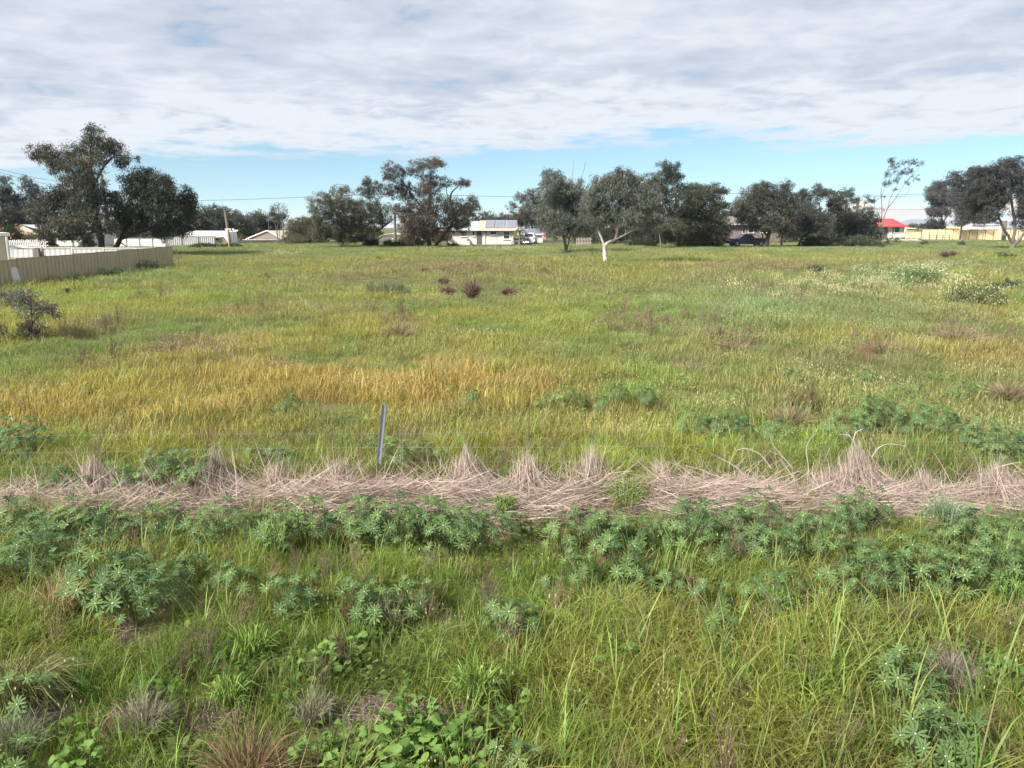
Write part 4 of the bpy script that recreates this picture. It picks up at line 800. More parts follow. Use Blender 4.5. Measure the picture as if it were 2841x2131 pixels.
tree('eucalyptus_tree', 'big spreading gum with pale forked trunk at the right edge', 2808, 92, [
    (2725, 479, 34, 20), (2759, 470, 30, 18), (2804, 454, 30, 18), (2832, 452, 28, 18), (2737, 510, 45, 30), (2793, 488, 45, 30), (2830, 492, 32, 34), (2748, 542, 45, 30), (2793, 533, 40, 34), (2832, 524, 30, 30), (2714, 545, 34, 28), (2748, 578, 38, 28), (2725, 596, 28, 22), (2775, 570, 32, 24), (2830, 560, 22, 24), (2870, 470, 40, 40), (2880, 530, 50, 50), (2835, 605, 20, 34, .8), (2780, 605, 18, 14, .5), (2815, 585, 16, 16, .4)],
    [((.32, .26, .2, .16), [(2806, 684), (2812, 664), (2816, 625), (2806, 560), (2800, 500)]), ((.24, .18, .12), [(2808, 672), (2790, 640), (2776, 605), (2752, 550)]), ((.3, .24, .2, .15), [(2806, 684), (2832, 656), (2848, 630), (2870, 560)]), ((.12, .06), [(2812, 620), (2830, 580), (2840, 520)])], (.052, .055, .046), (.075, .065, .05), bark='bark_mid', dens=5.0)

# ------------------------------------------------------------------ bushes
def bush(name, label, px, py, w_px, h_px, leafc, tip=None, n=26, ln=.10, wd=.03, cat='bush', group=None, flowers=None, d=None, dens=1.0, upright=0.0, stems=True):
    """leafy mound standing on the ground seen at the pixel"""
    rg = np.random.default_rng(int(px * 7 + py * 13)); b = G(px, py) if d is None else on_ground(px, d); dd = b[1]; k = dd / F; a, hh = w_px * k, h_px * k * 1.02
    AVOID.append((b[0], b[1], a * .8)); root = thing(name, b, label, cat, group); n_c = max(8, int(18 * dens * a * hh / (.22 * .22) * .25)); n_c = min(n_c, 260)
    u = rg.normal(0, 1, (n_c, 3)); u /= np.linalg.norm(u, axis=1, keepdims=True); u *= rg.random((n_c, 1)) ** .4; u[:, 2] = np.abs(u[:, 2])
    cen = u * np.array([a, a * .8, hh * .9]) + np.array([0, 0, .04]); tip = tip or tuple(v * 1.5 for v in leafc)
    f = np.clip(rg.normal(.3, .3, (n_c, 1)), 0, 1); cc = (np.array(leafc) * (1 - f) + np.array(tip) * f) * rg.uniform(.75, 1.25, (n_c, 1))
    V, Fq, q = leaves_np(cen, n, np.full(n_c, max(.07, .3 * min(a, hh))), ln, wd, cc, droop=-upright, rg=rg); V[:, 2] = np.maximum(V[:, 2], -.03)
    obj('foliage', mesh_np('foliage', V, Fq, q), M['weed'], root)
    if stems:
        tw = [tube_np(smooth_path([(0, 0, -.05), c * np.array([.4, .4, .6]), c], 3), np.linspace(.012, .003, 7) * (1 + dd / 40), 4) for c in cen[:14]]
        V, Fq = join(tw); o = obj('stems', mesh_np('stems', V, Fq), M['twig'], root); o['kind'] = 'stuff'
    if flowers:
        fc, nf, fs = flowers; p = rg.normal(0, 1, (nf, 3)); p /= np.linalg.norm(p, axis=1, keepdims=True); p[:, 2] = np.abs(p[:, 2]); p = p * np.array([a * 1.1, a * .9, hh]) * rg.uniform(.75, 1.15, (nf, 1))
        V, Fq, q = leaves_np(p, 3, np.full(nf, fs * .6), fs, fs * .8, np.tile(np.array([fc]), (nf, 1)), droop=-.5, rg=rg); o = obj('blossom', mesh_np('blossom', V, Fq, q), M['weed'], root); o['kind'] = 'stuff'
    return root
DK = (.032, .060, .036)
bush('dark_bush', 'low dark green bush against the tan fence near its far end', 411, 750, 38, 30, (.045, .085, .045)); bush('dark_bush', 'low dark green bush at the foot of the tan fence, second from its end', 305, 767, 34, 28, (.05, .095, .045)); bush('dark_bush', 'thin dark bush at the foot of the tan fence nearest us', 205, 786, 32, 24, (.055, .105, .045))
bush('dark_bush', 'small dark bush alone in the green left of the middle', 1050, 726, 14, 14, (.035, .055, .04)); bush('dark_bush', 'small dark bush in the left paddock short of the others', 741, 774, 20, 14, (.04, .065, .04)); bush('dark_bush', 'dark green tuft of bush in the right paddock', 2262, 753, 24, 16, DK)
bush('dark_bush', 'low dark bush below the right-hand trees', 2788, 715, 34, 17, DK); bush('dark_bush', 'dark shaded bush at the right edge beyond the flowering bush', 2800, 798, 55, 24, (.04, .062, .05))
bush('dark_bush', 'dark bush left of the tall thin gum base', 2420, 684, 18, 12, (.04, .055, .04)); bush('dark_bush', 'dark bush right of the tall thin gum base', 2443, 686, 14, 9, (.03, .05, .035)); bush('dark_bush', 'upright bush before the sandy track', 2462, 676, 12, 16, (.055, .06, .04)); bush('dark_bush', 'leafy bush at the end of the sandy track', 2488, 674, 12, 14, (.05, .065, .04))
bush('dark_bush', 'round bush below the cream panel fence', 2564, 678, 11, 14, (.045, .065, .04)); bush('dark_bush', 'grey bush below the cream panel fence', 2666, 680, 11, 16, (.06, .065, .055)); bush('dark_bush', 'flat dark bush in the grass below the cream fence', 2546, 690, 17, 10, (.035, .06, .045))
bush('flowering_bush', 'bushy plant covered in pale yellow flower spikes at the right', 2698, 846, 92, 56, (.095, .125, .060), (.17, .18, .08), n=30, flowers=((.55, .52, .28), 300, .045), upright=.8, dens=1.6)
bush('flowering_bush', 'green bush ringed with white daisies in the right paddock', 2544, 786, 76, 46, (.105, .155, .060), n=30, flowers=((.72, .70, .52), 170, .05), upright=.6, dens=1.5)
bush('grey_tussock', 'wide grey-green tussock left of the brown rush clumps', 1074, 822, 66, 30, (.12, .14, .095), (.18, .18, .12), upright=1.6, ln=.35, wd=.012, n=34, cat='tussock')
for px, py, ww, hh, lb in ((1955, 678, 48, 34, 'rounded olive shrub left of the dark utility'), (1905, 682, 30, 26, 'dark scrub at the foot of the big dark tree'), (1780, 680, 44, 32, 'dark scrub behind the white-barked gum'), (2265, 684, 46, 26, 'twiggy dark scrub under the leaning trees'), (2380, 682, 60, 30, 'dense scrub under the low dark tree'), (1030, 682, 22, 22, 'straggly shrub behind the red-lidded bin'), (1085, 684, 26, 14, 'bright green shrub at the foot of the timber pole'), (1140, 682, 34, 30, 'brown shrub left of the tall middle tree'), (1255, 686, 16, 9, 'small dark shrub before the boarded house'), (640, 684, 34, 9, 'dark weeds under the triangular sign'), (570, 684, 40, 10, 'grassy weeds before the white-roofed house')):
    bush('scrub_bush', lb, px, py, ww, hh, (.05, .062, .036) if 'bright' not in lb else (.06, .12, .04), ln=.26, wd=.07, group='scrub under the trees', d=101 if px > 900 else 96)
bush('garden_bush', 'dark garden bush with orange flowers at the left edge', 35, 690, 38, 62, (.03, .045, .028), ln=.24, wd=.07, d=99, flowers=((.55, .20, .08), 26, .26)); bush('garden_bush', 'dark leafy shrub in front of the low house', 245, 688, 22, 34, (.04, .045, .035), ln=.24, wd=.06, d=93); bush('garden_bush', 'climbing shrub beside the gabled shed', 138, 690, 22, 56, (.045, .045, .035), (.09, .06, .04), ln=.24, wd=.06, d=95)
# palm at the corner of the boarded house
b = on_ground(1441, 104.5); pr_ = thing('palm', b, 'small palm with drooping fronds at the corner of the boarded house', 'palm'); hz = P(1441, 640, 104.5)[2] - b[2]
V, Fq = tube_np(smooth_path([(0, 0, -.2), (.05, 0, hz * .5), (0, 0, hz)]), np.linspace(.17, .12, 9), 9); obj('trunk', mesh_np('trunk', V, Fq, smooth=True), M['bark_mid'], pr_)
for i in range(13):
    a = i * 2.4; L = random.uniform(1.0, 1.5); el = random.uniform(.2, 1.1); pts = [np.array([math.cos(a), math.sin(a), 0]) * L * s_ + np.array([0, 0, hz + math.sin(el) * L * s_ - 1.1 * L * s_ * s_]) for s_ in np.linspace(0, 1, 8)]
    V, Fs = [], []; side = np.array([-math.sin(a), math.cos(a), 0])
    for j in range(1, 8):
        for sg in (-1, 1):
            for h2 in (0, .5):
                p0 = pts[j - 1] * (1 - h2) + pts[j] * h2; k0 = len(V); V += [p0, p0 + side * sg * .14 + np.array([0, 0, -.05]), p0 + side * sg * .38 + np.array([0, 0, -.22]), p0 + side * sg * .12 + np.array([0, 0, -.10])]; Fs.append((k0, k0 + 1, k0 + 2, k0 + 3))
    V = np.array(V); obj('frond', mesh_np('frond', V, np.array(Fs), np.tile([[.11, .12, .05]] if i % 3 else [[.19, .15, .05]], (len(V), 1))), M['weed'], pr_)
# sapling at the left edge
sb = G(75, 948)
tree('gum_sapling', 'small bushy gum sapling with reddish top at the left edge', 75, sb[1], [(40, 822, 45, 24), (100, 818, 36, 24), (30, 862, 40, 26), (85, 858, 30, 20), (120, 868, 22, 14, .9), (20, 905, 40, 28), (75, 905, 26, 22), (128, 905, 18, 10, .8), (70, 932, 48, 16), (110, 938, 24, 10, .8), (-20, 870, 40, 60)],
    [((.03, .022, .012), [(80, 950), (88, 900), (86, 850), (84, 815)]), ((.018, .01), [(84, 915), (60, 890), (30, 865)]), ((.018, .01), [(75, 948), (40, 920), (10, 895)])], (.095, .11, .085), (.18, .12, .075), ln=.085, wd=.020, n_leaf=24, dens=24, rad=.13, tipf=.25, ground=sb)

# ------------------------------------------------------------------ meadow: prototypes of tufts, scattered as one mass
PROTO = {}
def proto(cname, idx, me, mats):
    if cname not in PROTO: PROTO[cname] = bpy.data.collections.new(cname)
    o = bpy.data.objects.new('%s_%02d' % (cname, idx), me)
    for m in mats: me.materials.append(m)
    PROTO[cname].objects.link(o)
def blades(n, rad, L0, L1, w0, bend=.5, droop=.5, seg=4, lean=.25, rg=rng):
    """arching ribbons; returns V, F, bv(t along blade, random, 0)"""
    a = rg.uniform(0, 2 * math.pi, n); r = rad * np.sqrt(rg.random(n)); L = rg.uniform(L0, L1, n); hd = rg.uniform(0, 2 * math.pi, n)
    bnd = bend * rg.uniform(.2, 1.3, n); drp = droop * rg.uniform(.1, 1.2, n); ln_ = lean * rg.uniform(0, 1.2, n); w_ = w0 * rg.uniform(.6, 1.3, n)
    t = np.linspace(0, 1, seg + 1); hor = (ln_[:, None] * t + bnd[:, None] * t ** 2.2) * L[:, None]; z = L[:, None] * (t - drp[:, None] * t ** 3 * .75)
    dx, dy = np.cos(hd)[:, None], np.sin(hd)[:, None]; c = np.stack([(r * np.cos(a))[:, None] + dx * hor, (r * np.sin(a))[:, None] + dy * hor, z - .015], -1)
    side = np.stack([-dy * np.ones_like(t), dx * np.ones_like(t), rg.uniform(-.5, .5, (n, 1)) * np.ones_like(t)], -1); wt = (w_[:, None] * np.clip(1.05 - t ** 1.6, .08, 1) * .5)[..., None]
    V = np.stack([c - side * wt, c + side * wt], 2).reshape(-1, 3); k = (np.arange(n)[:, None] * (seg + 1) + np.arange(seg)[None, :]) * 2; k = k.ravel()
    Fq = np.stack([k, k + 1, k + 3, k + 2], 1); rn = rg.random(n)
    bv = np.stack([np.broadcast_to(t, (n, seg + 1)), np.broadcast_to(rn[:, None], (n, seg + 1)), np.broadcast_to(rg.random(n)[:, None], (n, seg + 1))], -1); bv = np.repeat(bv.reshape(-1, 3), 2, 0)
    return V, Fq, bv, c
def heads(tips, sz, rg, el=2.2):
    """little crossed seed or flower heads at stem tips"""
    V, Fs = [], []
    for p in tips:
        for a in (0, 1.57):
            s_ = np.array([math.cos(a), math.sin(a), 0]) * sz * .5; u = np.array([rg.uniform(-.2, .2), rg.uniform(-.2, .2), 1]) * sz * el; k = len(V)
            V += [p, p + u * .5 + s_, p + u, p + u * .5 - s_]; Fs.append((k, k + 1, k + 2, k + 3))
    return np.array(V), np.array(Fs)
GR = M['grass']
headm = {}
for nm, c_ in (('pale', (.50, .46, .26)), ('white', (.80, .78, .62)), ('yellow', (.62, .52, .08)), ('brown', (.26, .17, .10))):
    m, t = base_mat('seed head ' + nm); d_ = t.add('ShaderNodeBsdfPrincipled', {'Base Color': (*c_, 1), 'Roughness': .7}); finish(t, t.add('ShaderNodeMixShader', {0: .3, 1: d_, 2: t.add('ShaderNodeBsdfTranslucent', {0: (*c_, 1)})})); headm[nm] = m
i = 0
TY = {}
def reg(kind, me, mats):
    global i
    proto('grass_tuft', i, me, mats); TY.setdefault(kind, []).append(i); i += 1
def tuft(kind, reps, headkind=None, frac=.0, hs=.012, hel=2.2, **kw):
    for _ in range(reps):
        V, Fq, bv, c = blades(**kw)
        if headkind:
            n = len(c); tips = c[rng.random(n) < frac, -1, :]; hv, hf = heads(tips, hs, rng, hel); Vall = np.concatenate([V, hv]); me = mesh_np('tuft', Vall, np.concatenate([Fq, hf + len(V)]), bv=np.concatenate([bv, np.zeros((len(hv), 3))]), mi=np.concatenate([np.zeros(len(Fq)), np.ones(len(hf))]))
            reg(kind, me, [GR, headm[headkind]])
        else: reg(kind, mesh_np('tuft', V, Fq, bv=bv), [GR])
tuft('arch', 8, n=270, rad=.24, L0=.08, L1=.29, w0=.0050, bend=.75, droop=1.15, seg=4, lean=.32)
tuft('broad', 3, n=15, rad=.05, L0=.20, L1=.48, w0=.0095, bend=.35, droop=.5, seg=4, lean=.25)
tuft('short', 4, n=230, rad=.22, L0=.04, L1=.14, w0=.0040, bend=.4, droop=.35, seg=3, lean=.3)
tuft('oat', 2, headkind='pale', frac=.5, hs=.010, n=9, rad=.06, L0=.35, L1=.65, w0=.0035, bend=.25, droop=.35, seg=4, lean=.15)
tuft('mid', 6, n=200, rad=.42, L0=.05, L1=.23, w0=.0072, bend=.45, droop=.5, seg=3, lean=.3)
tuft('midhead', 3, headkind='pale', frac=.28, hs=.014, n=150, rad=.42, L0=.08, L1=.30, w0=.006, bend=.3, droop=.35, seg=3, lean=.2)
tuft('far', 5, n=130, rad=.85, L0=.06, L1=.26, w0=.014, bend=.45, droop=.4, seg=2, lean=.3)
tuft('farhead', 3, headkind='pale', frac=.22, hs=.024, n=120, rad=.85, L0=.10, L1=.38, w0=.012, bend=.3, droop=.3, seg=2, lean=.2)
tuft('daisy', 2, headkind='white', frac=.22, hs=.040, hel=.8, n=44, rad=.40, L0=.12, L1=.40, w0=.010, bend=.3, droop=.3, seg=2, lean=.2)
tuft('spike', 2, headkind='pale', frac=.55, hs=.036, hel=2.6, n=36, rad=.35, L0=.22, L1=.55, w0=.010, bend=.15, droop=.2, seg=2, lean=.15)
# low broad-leaved weeds
for _ in range(3):
    V, Fs, bvv = [], [], []
    for l in range(16):
        a = rng.uniform(0, 6.28); r0 = rng.uniform(.01, .07); L = rng.uniform(.05, .11); wv = L * rng.uniform(.4, .6); up = rng.uniform(.2, .8); d_ = np.array([math.cos(a), math.sin(a), up]); d_ /= np.linalg.norm(d_); s_ = np.array([-math.sin(a), math.cos(a), 0]); o_ = np.array([math.cos(a) * r0, math.sin(a) * r0, rng.uniform(0, .10)]); k = len(V)
        V += [o_, o_ + d_ * L * .5 + s_ * wv * .5, o_ + d_ * L + np.array([0, 0, -.02]), o_ + d_ * L * .5 - s_ * wv * .5]; Fs.append((k, k + 1, k + 2, k + 3)); bvv += [(rng.uniform(.2, .5), rng.uniform(.2, .5), rng.uniform(.2, .8))] * 4
    reg('leafy', mesh_np('tuft', np.array(V), np.array(Fs), bv=np.array(bvv)), [GR])
# brown twiggy weeds
for _ in range(3):
    tw = []
    for l in range(14):
        a = rng.uniform(0, 6.28); e_ = np.array([math.cos(a) * rng.uniform(.03, .16), math.sin(a) * rng.uniform(.03, .16), rng.uniform(.14, .36)]); tw.append(tube_np(np.array([(0, 0, -.02), e_ * [.35, .35, .55], e_]), [.003, .0025, .0012], 3))
        for q in range(3): f_ = e_ * rng.uniform(.5, .95); tw.append(tube_np(np.array([f_, f_ + rng.normal(0, .04, 3) + [0, 0, .05]]), [.002, .001], 3))
    V, Fq = join(tw); reg('twiggy', mesh_np('tuft', V, Fq, bv=np.tile([[.3, .45, .5]], (len(V), 1))), [GR])

def vnoise(x, y, s, seed=0):
    """smooth value noise"""
    r = np.random.default_rng(seed); T = r.random((256, 256)); u, v = x / s + 1000.3, y / s + 1000.7; iu, iv = np.floor(u).astype(int), np.floor(v).astype(int); fu, fv = u - iu, v - iv; fu = fu * fu * (3 - 2 * fu); fv = fv * fv * (3 - 2 * fv)
    g_ = lambda a, b_: T[a % 256, b_ % 256]
    return (g_(iu, iv) * (1 - fu) + g_(iu + 1, iv) * fu) * (1 - fv) + (g_(iu, iv + 1) * (1 - fu) + g_(iu + 1, iv + 1) * fu) * fv
def fbm(x, y, s, seed=0): return (vnoise(x, y, s, seed) + .5 * vnoise(x, y, s / 2.1, seed + 1) + .25 * vnoise(x, y, s / 4.3, seed + 2)) / 1.75
def ell(px, py, cx, cy, rx, ry, soft=1.0): return np.clip(1.25 - np.sqrt(((px - cx) / rx) ** 2 + ((py - cy) / ry) ** 2) * soft, 0, 1)
COLS = dict(green=(.150, .225, .066), ygreen=(.270, .270, .075), bluegreen=(.155, .250, .120), vivid=(.20, .31, .045), orange=(.375, .262, .088), dry=(.36, .315, .155), brown=(.205, .155, .110), dull=(.180, .205, .105), deep=(.085, .145, .055))
def C(n): return np.array(COLS[n])
def field_cover(x, y):
    """what grows at each point: colour (N,3) and weights of the plant kinds; the patches lie on the ground where the paddock has them, plus one painted gum shadow"""
    P3 = np.stack([x, y, gz(x, y)], -1); px, py = proj(P3); n1, n2, n3 = fbm(x, y, 3.2, 3), fbm(x, y, 1.1, 11), fbm(x, y * .55, 7.5, 23)
    c = C('green') + (C('ygreen') - C('green')) * np.clip((n1 - .22) * 2.4, 0, 1)[:, None]
    def lay(nm, w_, k=1.0):
        nonlocal c
        w_ = np.clip(w_ * k, 0, 1)[:, None]; c = c * (1 - w_) + C(nm) * w_
    w_ = (px - px)
    lay('dull', np.clip((n3 - .48) * 4, 0, 1), .7)
    brown = np.zeros_like(px)
    for cx, cy, rx, ry, k in ((1240, 745, 330, 26, 1.0), (1040, 772, 160, 20, .9), (1330, 790, 160, 18, .6), (490, 955, 75, 28, .9), (700, 870, 120, 22, .5), (1110, 905, 60, 30, .8), (2040, 955, 90, 26, .9), (1920, 1015, 75, 25, .8), (2440, 960, 80, 24, .8), (2190, 1140, 90, 40, .7), (2080, 742, 280, 15, 1.0), (2650, 925, 90, 22, .7), (2350, 1010, 200, 30, .5), (620, 990, 60, 22, .8), (760, 1010, 60, 20, .7), (1600, 775, 120, 14, .5), (2600, 710, 120, 10, .6), (300, 1020, 120, 24, .5), (1970, 775, 60, 10, .4)):
        brown = np.maximum(brown, ell(px, py, cx, cy, rx, ry) * k)
    brown = brown * np.clip((n2 - .20) * 3.5, 0, 1) + np.clip((fbm(x, y * .7, 2.3, 41) - .62) * 5, 0, 1) * .7 * (py < 1000)
    dryband = ell(px, py, 950, 1090, 720, 165) * .95; dryband = np.maximum(dryband, ell(px, py, 150, 1175, 480, 110) * .9); dryband = np.maximum(dryband, ell(px, py, 600, 1150, 500, 80) * .7); dryband = np.maximum(dryband, ell(px, py, 850, 1235, 1000, 110) * .75); dryband = np.maximum(dryband, ell(px, py, 2750, 1000, 260, 60) * .6); dryband = np.maximum(dryband, ell(px, py, 1650, 1190, 300, 90) * .5)
    dryband *= np.clip((n1 * .6 + n2 * .6 - .27) * 2.8, 0.15, .95)
    blue = np.maximum(ell(px, py, 2000, 860, 420, 70) * .8, ell(px, py, 1060, 970, 240, 26) * .8); blue = np.maximum(blue, ell(px, py, 2450, 775, 240, 40)); blue = np.maximum(blue, ell(px, py, 330, 770, 260, 16) * .8); blue *= np.clip((n1 - .2) * 2.4, 0, 1)
    viv = np.maximum(ell(px, py, 1850, 1080, 230, 70) * .6, ell(px, py, 2100, 1220, 420, 60) * .8); viv = np.maximum(viv, ell(px, py, 1640, 905, 300, 60) * .5); viv = np.maximum(viv, ell(px, py, 400, 1960, 420, 120)); viv = np.maximum(viv, ell(px, py, 120, 2100, 420, 90)); viv = np.maximum(viv, ell(px, py, 2780, 2010, 190, 130)); viv = np.maximum(viv, ell(px, py, 350, 820, 330, 26) * .7)
    lay('bluegreen', blue); lay('vivid', viv * np.clip((n2 - .25) * 3, 0, 1)); lay('orange', dryband); lay('brown', brown)
    fg = np.clip((py - 1380) / 80, 0, 1); pale = fg * np.clip((n1 - .42) * 5, 0, 1) * (1 - viv)
    lay('dry', pale, .42); lay('deep', fg * np.clip((.42 - n2) * 5, 0, 1), .6)
    lay('deep', ell(px, py, 1720, 748, 70, 9), .5); lay('bluegreen', np.clip((716 - py) / 25, 0, 1) * .5)  # first layer paints the white gum's cast shadow into the grass colour
    return px, py, c, dict(dry=dryband, brown=brown, blue=blue, viv=viv, fg=fg, n1=n1, n2=n2)

def scatter(name, label, cat, pts, rot, scl, idx, cols_, coll):
    me = mesh_np(name, pts, np.zeros((0, 3), int)) if False else bpy.data.meshes.new(name)
    if len(me.vertices) == 0: me.vertices.add(len(pts)); me.vertices.foreach_set('co', np.asarray(pts, np.float32).ravel())
    for an, ty, key, dat in (('rot', 'FLOAT_VECTOR', 'vector', rot), ('scl', 'FLOAT_VECTOR', 'vector', scl), ('idx', 'INT', 'value', idx), ('gcol', 'FLOAT_COLOR', 'color', np.concatenate([cols_, np.ones((len(cols_), 1))], 1))):
        a = me.attributes.new(an, ty, 'POINT'); a.data.foreach_set(key, np.ascontiguousarray(dat, np.int32 if ty == 'INT' else np.float32).ravel())
    o = obj(name, me); tag(o, label, cat, kind='stuff')
    ng = bpy.data.node_groups.new(name + ' scatter', 'GeometryNodeTree'); ng.interface.new_socket('Geometry', in_out='INPUT', socket_type='NodeSocketGeometry'); ng.interface.new_socket('Geometry', in_out='OUTPUT', socket_type='NodeSocketGeometry')
    N, L = ng.nodes, ng.links; gi, go = N.new('NodeGroupInput'), N.new('NodeGroupOutput'); ip, ci = N.new('GeometryNodeInstanceOnPoints'), N.new('GeometryNodeCollectionInfo')
    ci.inputs['Collection'].default_value = coll; ci.inputs['Separate Children'].default_value = True; ci.inputs['Reset Children'].default_value = True
    def at(nm, ty): n = N.new('GeometryNodeInputNamedAttribute'); n.data_type = ty; n.inputs['Name'].default_value = nm; return n.outputs[0]
    L.new(gi.outputs[0], ip.inputs['Points']); L.new(ci.outputs[0], ip.inputs['Instance']); ip.inputs['Pick Instance'].default_value = True
    L.new(at('idx', 'INT'), ip.inputs['Instance Index']); e2r = N.new('FunctionNodeEulerToRotation'); L.new(at('rot', 'FLOAT_VECTOR'), e2r.inputs[0]); L.new(e2r.outputs[0], ip.inputs['Rotation']); L.new(at('scl', 'FLOAT_VECTOR'), ip.inputs['Scale']); L.new(ip.outputs[0], go.inputs[0])
    md = o.modifiers.new('scatter', 'NODES'); md.node_group = ng; return o

def band(y0, y1, dens, margin=1.0):
    """random points on the ground, y0 to y1 metres out, over the width the paddock shows (and a step to either side)"""
    area = .69 * (y1 * y1 - y0 * y0) + 2 * margin * (y1 - y0); n = int(area * dens); y = np.sqrt(rng.uniform(y0 * y0, y1 * y1, n)); hw = .69 * y + margin; return rng.uniform(-1, 1, n) * hw, y

# ------------------------------------------------------------------ wire fence with dead straw caught in it
FY = 8.3
wf = thing('wire_fence', P(1045, 1352, FY), 'wire fence with one grey steel picket crossing the foreground', 'fence'); wb = np.array(wf.location)
pk0, pk1 = P(1043, 1375, FY) - wb, P(1067, 1123, FY - .03) - wb
d_ = (pk1 - pk0) / np.linalg.norm(pk1 - pk0); a_ = np.cross(d_, [0, 1, 0]); a_ /= np.linalg.norm(a_); b_ = np.cross(d_, a_); V, Fs = [], []
sec = []                                  # Y-section picket
for k in range(3):
    th = k * 2.094 + .5
    for dr, da in ((.030, -.10), (.030, .10), (.007, 1.047)): sec.append((math.cos(th + da) * dr, math.sin(th + da) * dr))
for q in (pk0, pk1):
    for u_, v_ in sec: V.append(q + a_ * u_ + b_ * v_)
n9 = len(sec); me = bpy.data.meshes.new('picket'); me.from_pydata([tuple(v) for v in V], [], [(k, (k + 1) % n9, n9 + (k + 1) % n9, n9 + k) for k in range(n9)] + [tuple(range(n9, 2 * n9))]); me.update(); obj('steel_picket', me, M['steel'], wf)
for yl, yr in ((1216, 1178), (1258, 1222), (1300, 1268), (1344, 1312)):
    pp = [P(px, yl + (yr - yl) * (px + 300) / 3400 + 3 * math.sin(px * .004 + yl), FY + .04) - wb for px in range(-300, 3160, 180)]; V, Fq = tube_np(smooth_path(pp, 2), .0009, 4); obj('wire', mesh_np('wire', V, Fq), M['wire'], wf)
peaks = [(70, 1330, 60, .5), (255, 1262, 70, .9), (415, 1300, 60, .7), (592, 1232, 75, 1.25), (765, 1282, 65, .9), (938, 1268, 70, .9), (1115, 1320, 50, .5), (1290, 1236, 75, 1.0), (1460, 1240, 60, .7), (1640, 1234, 75, 1.0), (1832, 1275, 70, .9), (2060, 1315, 70, .6), (2290, 1290, 60, .6), (2375, 1212, 75, 1.1), (2560, 1305, 50, .4), (2765, 1268, 80, .9)]
for px, *_ in peaks: V, Fq = tube_np(np.array([P(px, 1395, FY + .04), P(px + 3, 1200, FY + .04)]) - wb, .0013, 4); obj('stay_wire', mesh_np('stay_wire', V, Fq), M['wire'], wf)

def stalks(p0, p1, sag, wid, rg, cols_):
    """curved flat stalks from p0 to p1 (N,3), bowed by sag"""
    n = len(p0); d = p1 - p0; s_ = np.cross(d, rg.normal(0, 1, (n, 3))); s_ /= np.linalg.norm(s_, axis=1, keepdims=True) + 1e-9; w_ = (wid * rg.uniform(.6, 1.4, n))[:, None]
    q = [p0 + d * t_ + sag * (4 * t_ * (1 - t_)) for t_ in (0, .33, .68, 1)]
    V = np.stack([q[j] + sg * s_ * w_ * h_ for j, h_ in ((0, .5), (1, .5), (2, .45), (3, .15)) for sg in (-1, 1)], 1).reshape(-1, 3); k = np.arange(n) * 8
    Fq = np.concatenate([np.stack([k + 2 * j, k + 2 * j + 1, k + 2 * j + 3, k + 2 * j + 2], 1) for j in range(3)]); return V, Fq, np.repeat(cols_, 8, 0)
SC, SD = np.array([.46, .37, .32]), np.array([.17, .125, .108])
def straw_cols(n, rg): f = np.clip(rg.normal(.35, .3, (n, 1)), 0, 1); return (SC * (1 - f) + SD * f) * rg.uniform(.75, 1.25, (n, 1))
names = ['small straw wisp at the left end of the wire fence', 'straw peak hitched on the fence, second from the left edge', 'low straw hump between two taller peaks at the left', 'tallest and darkest straw peak, left of the steel picket', 'straw peak two stays left of the steel picket', 'straw peak just left of the steel picket', 'thin straw wisp just right of the steel picket', 'broad straw peak right of the steel picket', 'narrow straw peak in the middle of the fence', 'tall straw peak left of the green gap in the straw', 'straw peak right of the green gap in the straw', 'low straw hump among the dead branches', 'straw wisp left of the tall right-hand peak', 'tall straw peak tangled with dead branches at the right', 'meagre straw wisp between the last two peaks', 'rounded straw heap at the right edge']
gap_x = P(1735, 1360, FY)[0]
for (px, pt, hw, k), lb in zip(peaks, names):
    rg = np.random.default_rng(px); top = P(px, pt, FY + .03); b0 = G(px, 1388); root_y = b0[1]; b0[2] = float(gz(b0[0], b0[1])); n = int(1300 * k); kk = FY / F
    h = rg.beta(1.0, 1.9, n); sw = -1 if px in (1832, 2060, 2560) else 1; fan = np.where(rg.random(n) < .36, -np.abs(rg.normal(0, .75, n)), rg.exponential(1.15, n)) * sw; fan = np.clip(fan, -4, 4); dx = hw * kk * fan * (.55 + 1.9 * (1 - h))
    p1 = (top - b0)[None] * np.stack([np.ones(n), np.ones(n), h], 1) + np.stack([rg.normal(0, 1, n) * (.015 + .16 * (1 - h)) + np.sign(fan) * .07 * (1 - h), rg.normal(0, .05, n), rg.normal(.02, .03, n)], 1)
    foot = np.stack([dx, rg.normal(-.10, .15, n) - .10 * np.abs(fan), np.abs(rg.normal(.02, .04, n))], 1); foot[:, 2] += gz(foot[:, 0] + b0[0], foot[:, 1] + b0[1]) - b0[2]
    sag = np.stack([-dx * .16, rg.normal(0, .02, n), rg.normal(-.02, .03, n) - .05 * np.abs(fan) * k * h], 1); sl_ = rg.random(n) < .06; p1[sl_] += rg.normal(0, .12, (sl_.sum(), 3)) + np.array([0, 0, .08])
    inside = np.abs(foot[:, 0] + b0[0] - gap_x) < .22; foot[inside, 0] = gap_x - b0[0] + np.sign(b0[0] - gap_x) * rg.uniform(.22, .5, inside.sum())
    V, Fq, q = stalks(foot, p1, sag, .0046, rg, straw_cols(n, rg) * (.75 if k > 1.2 else 1)); o = obj('straw_clump', mesh_np('straw_clump', V, Fq, q), M['straw'], loc=b0); tag(o, lb, 'straw', 'peaks of dead straw caught on the wire fence')
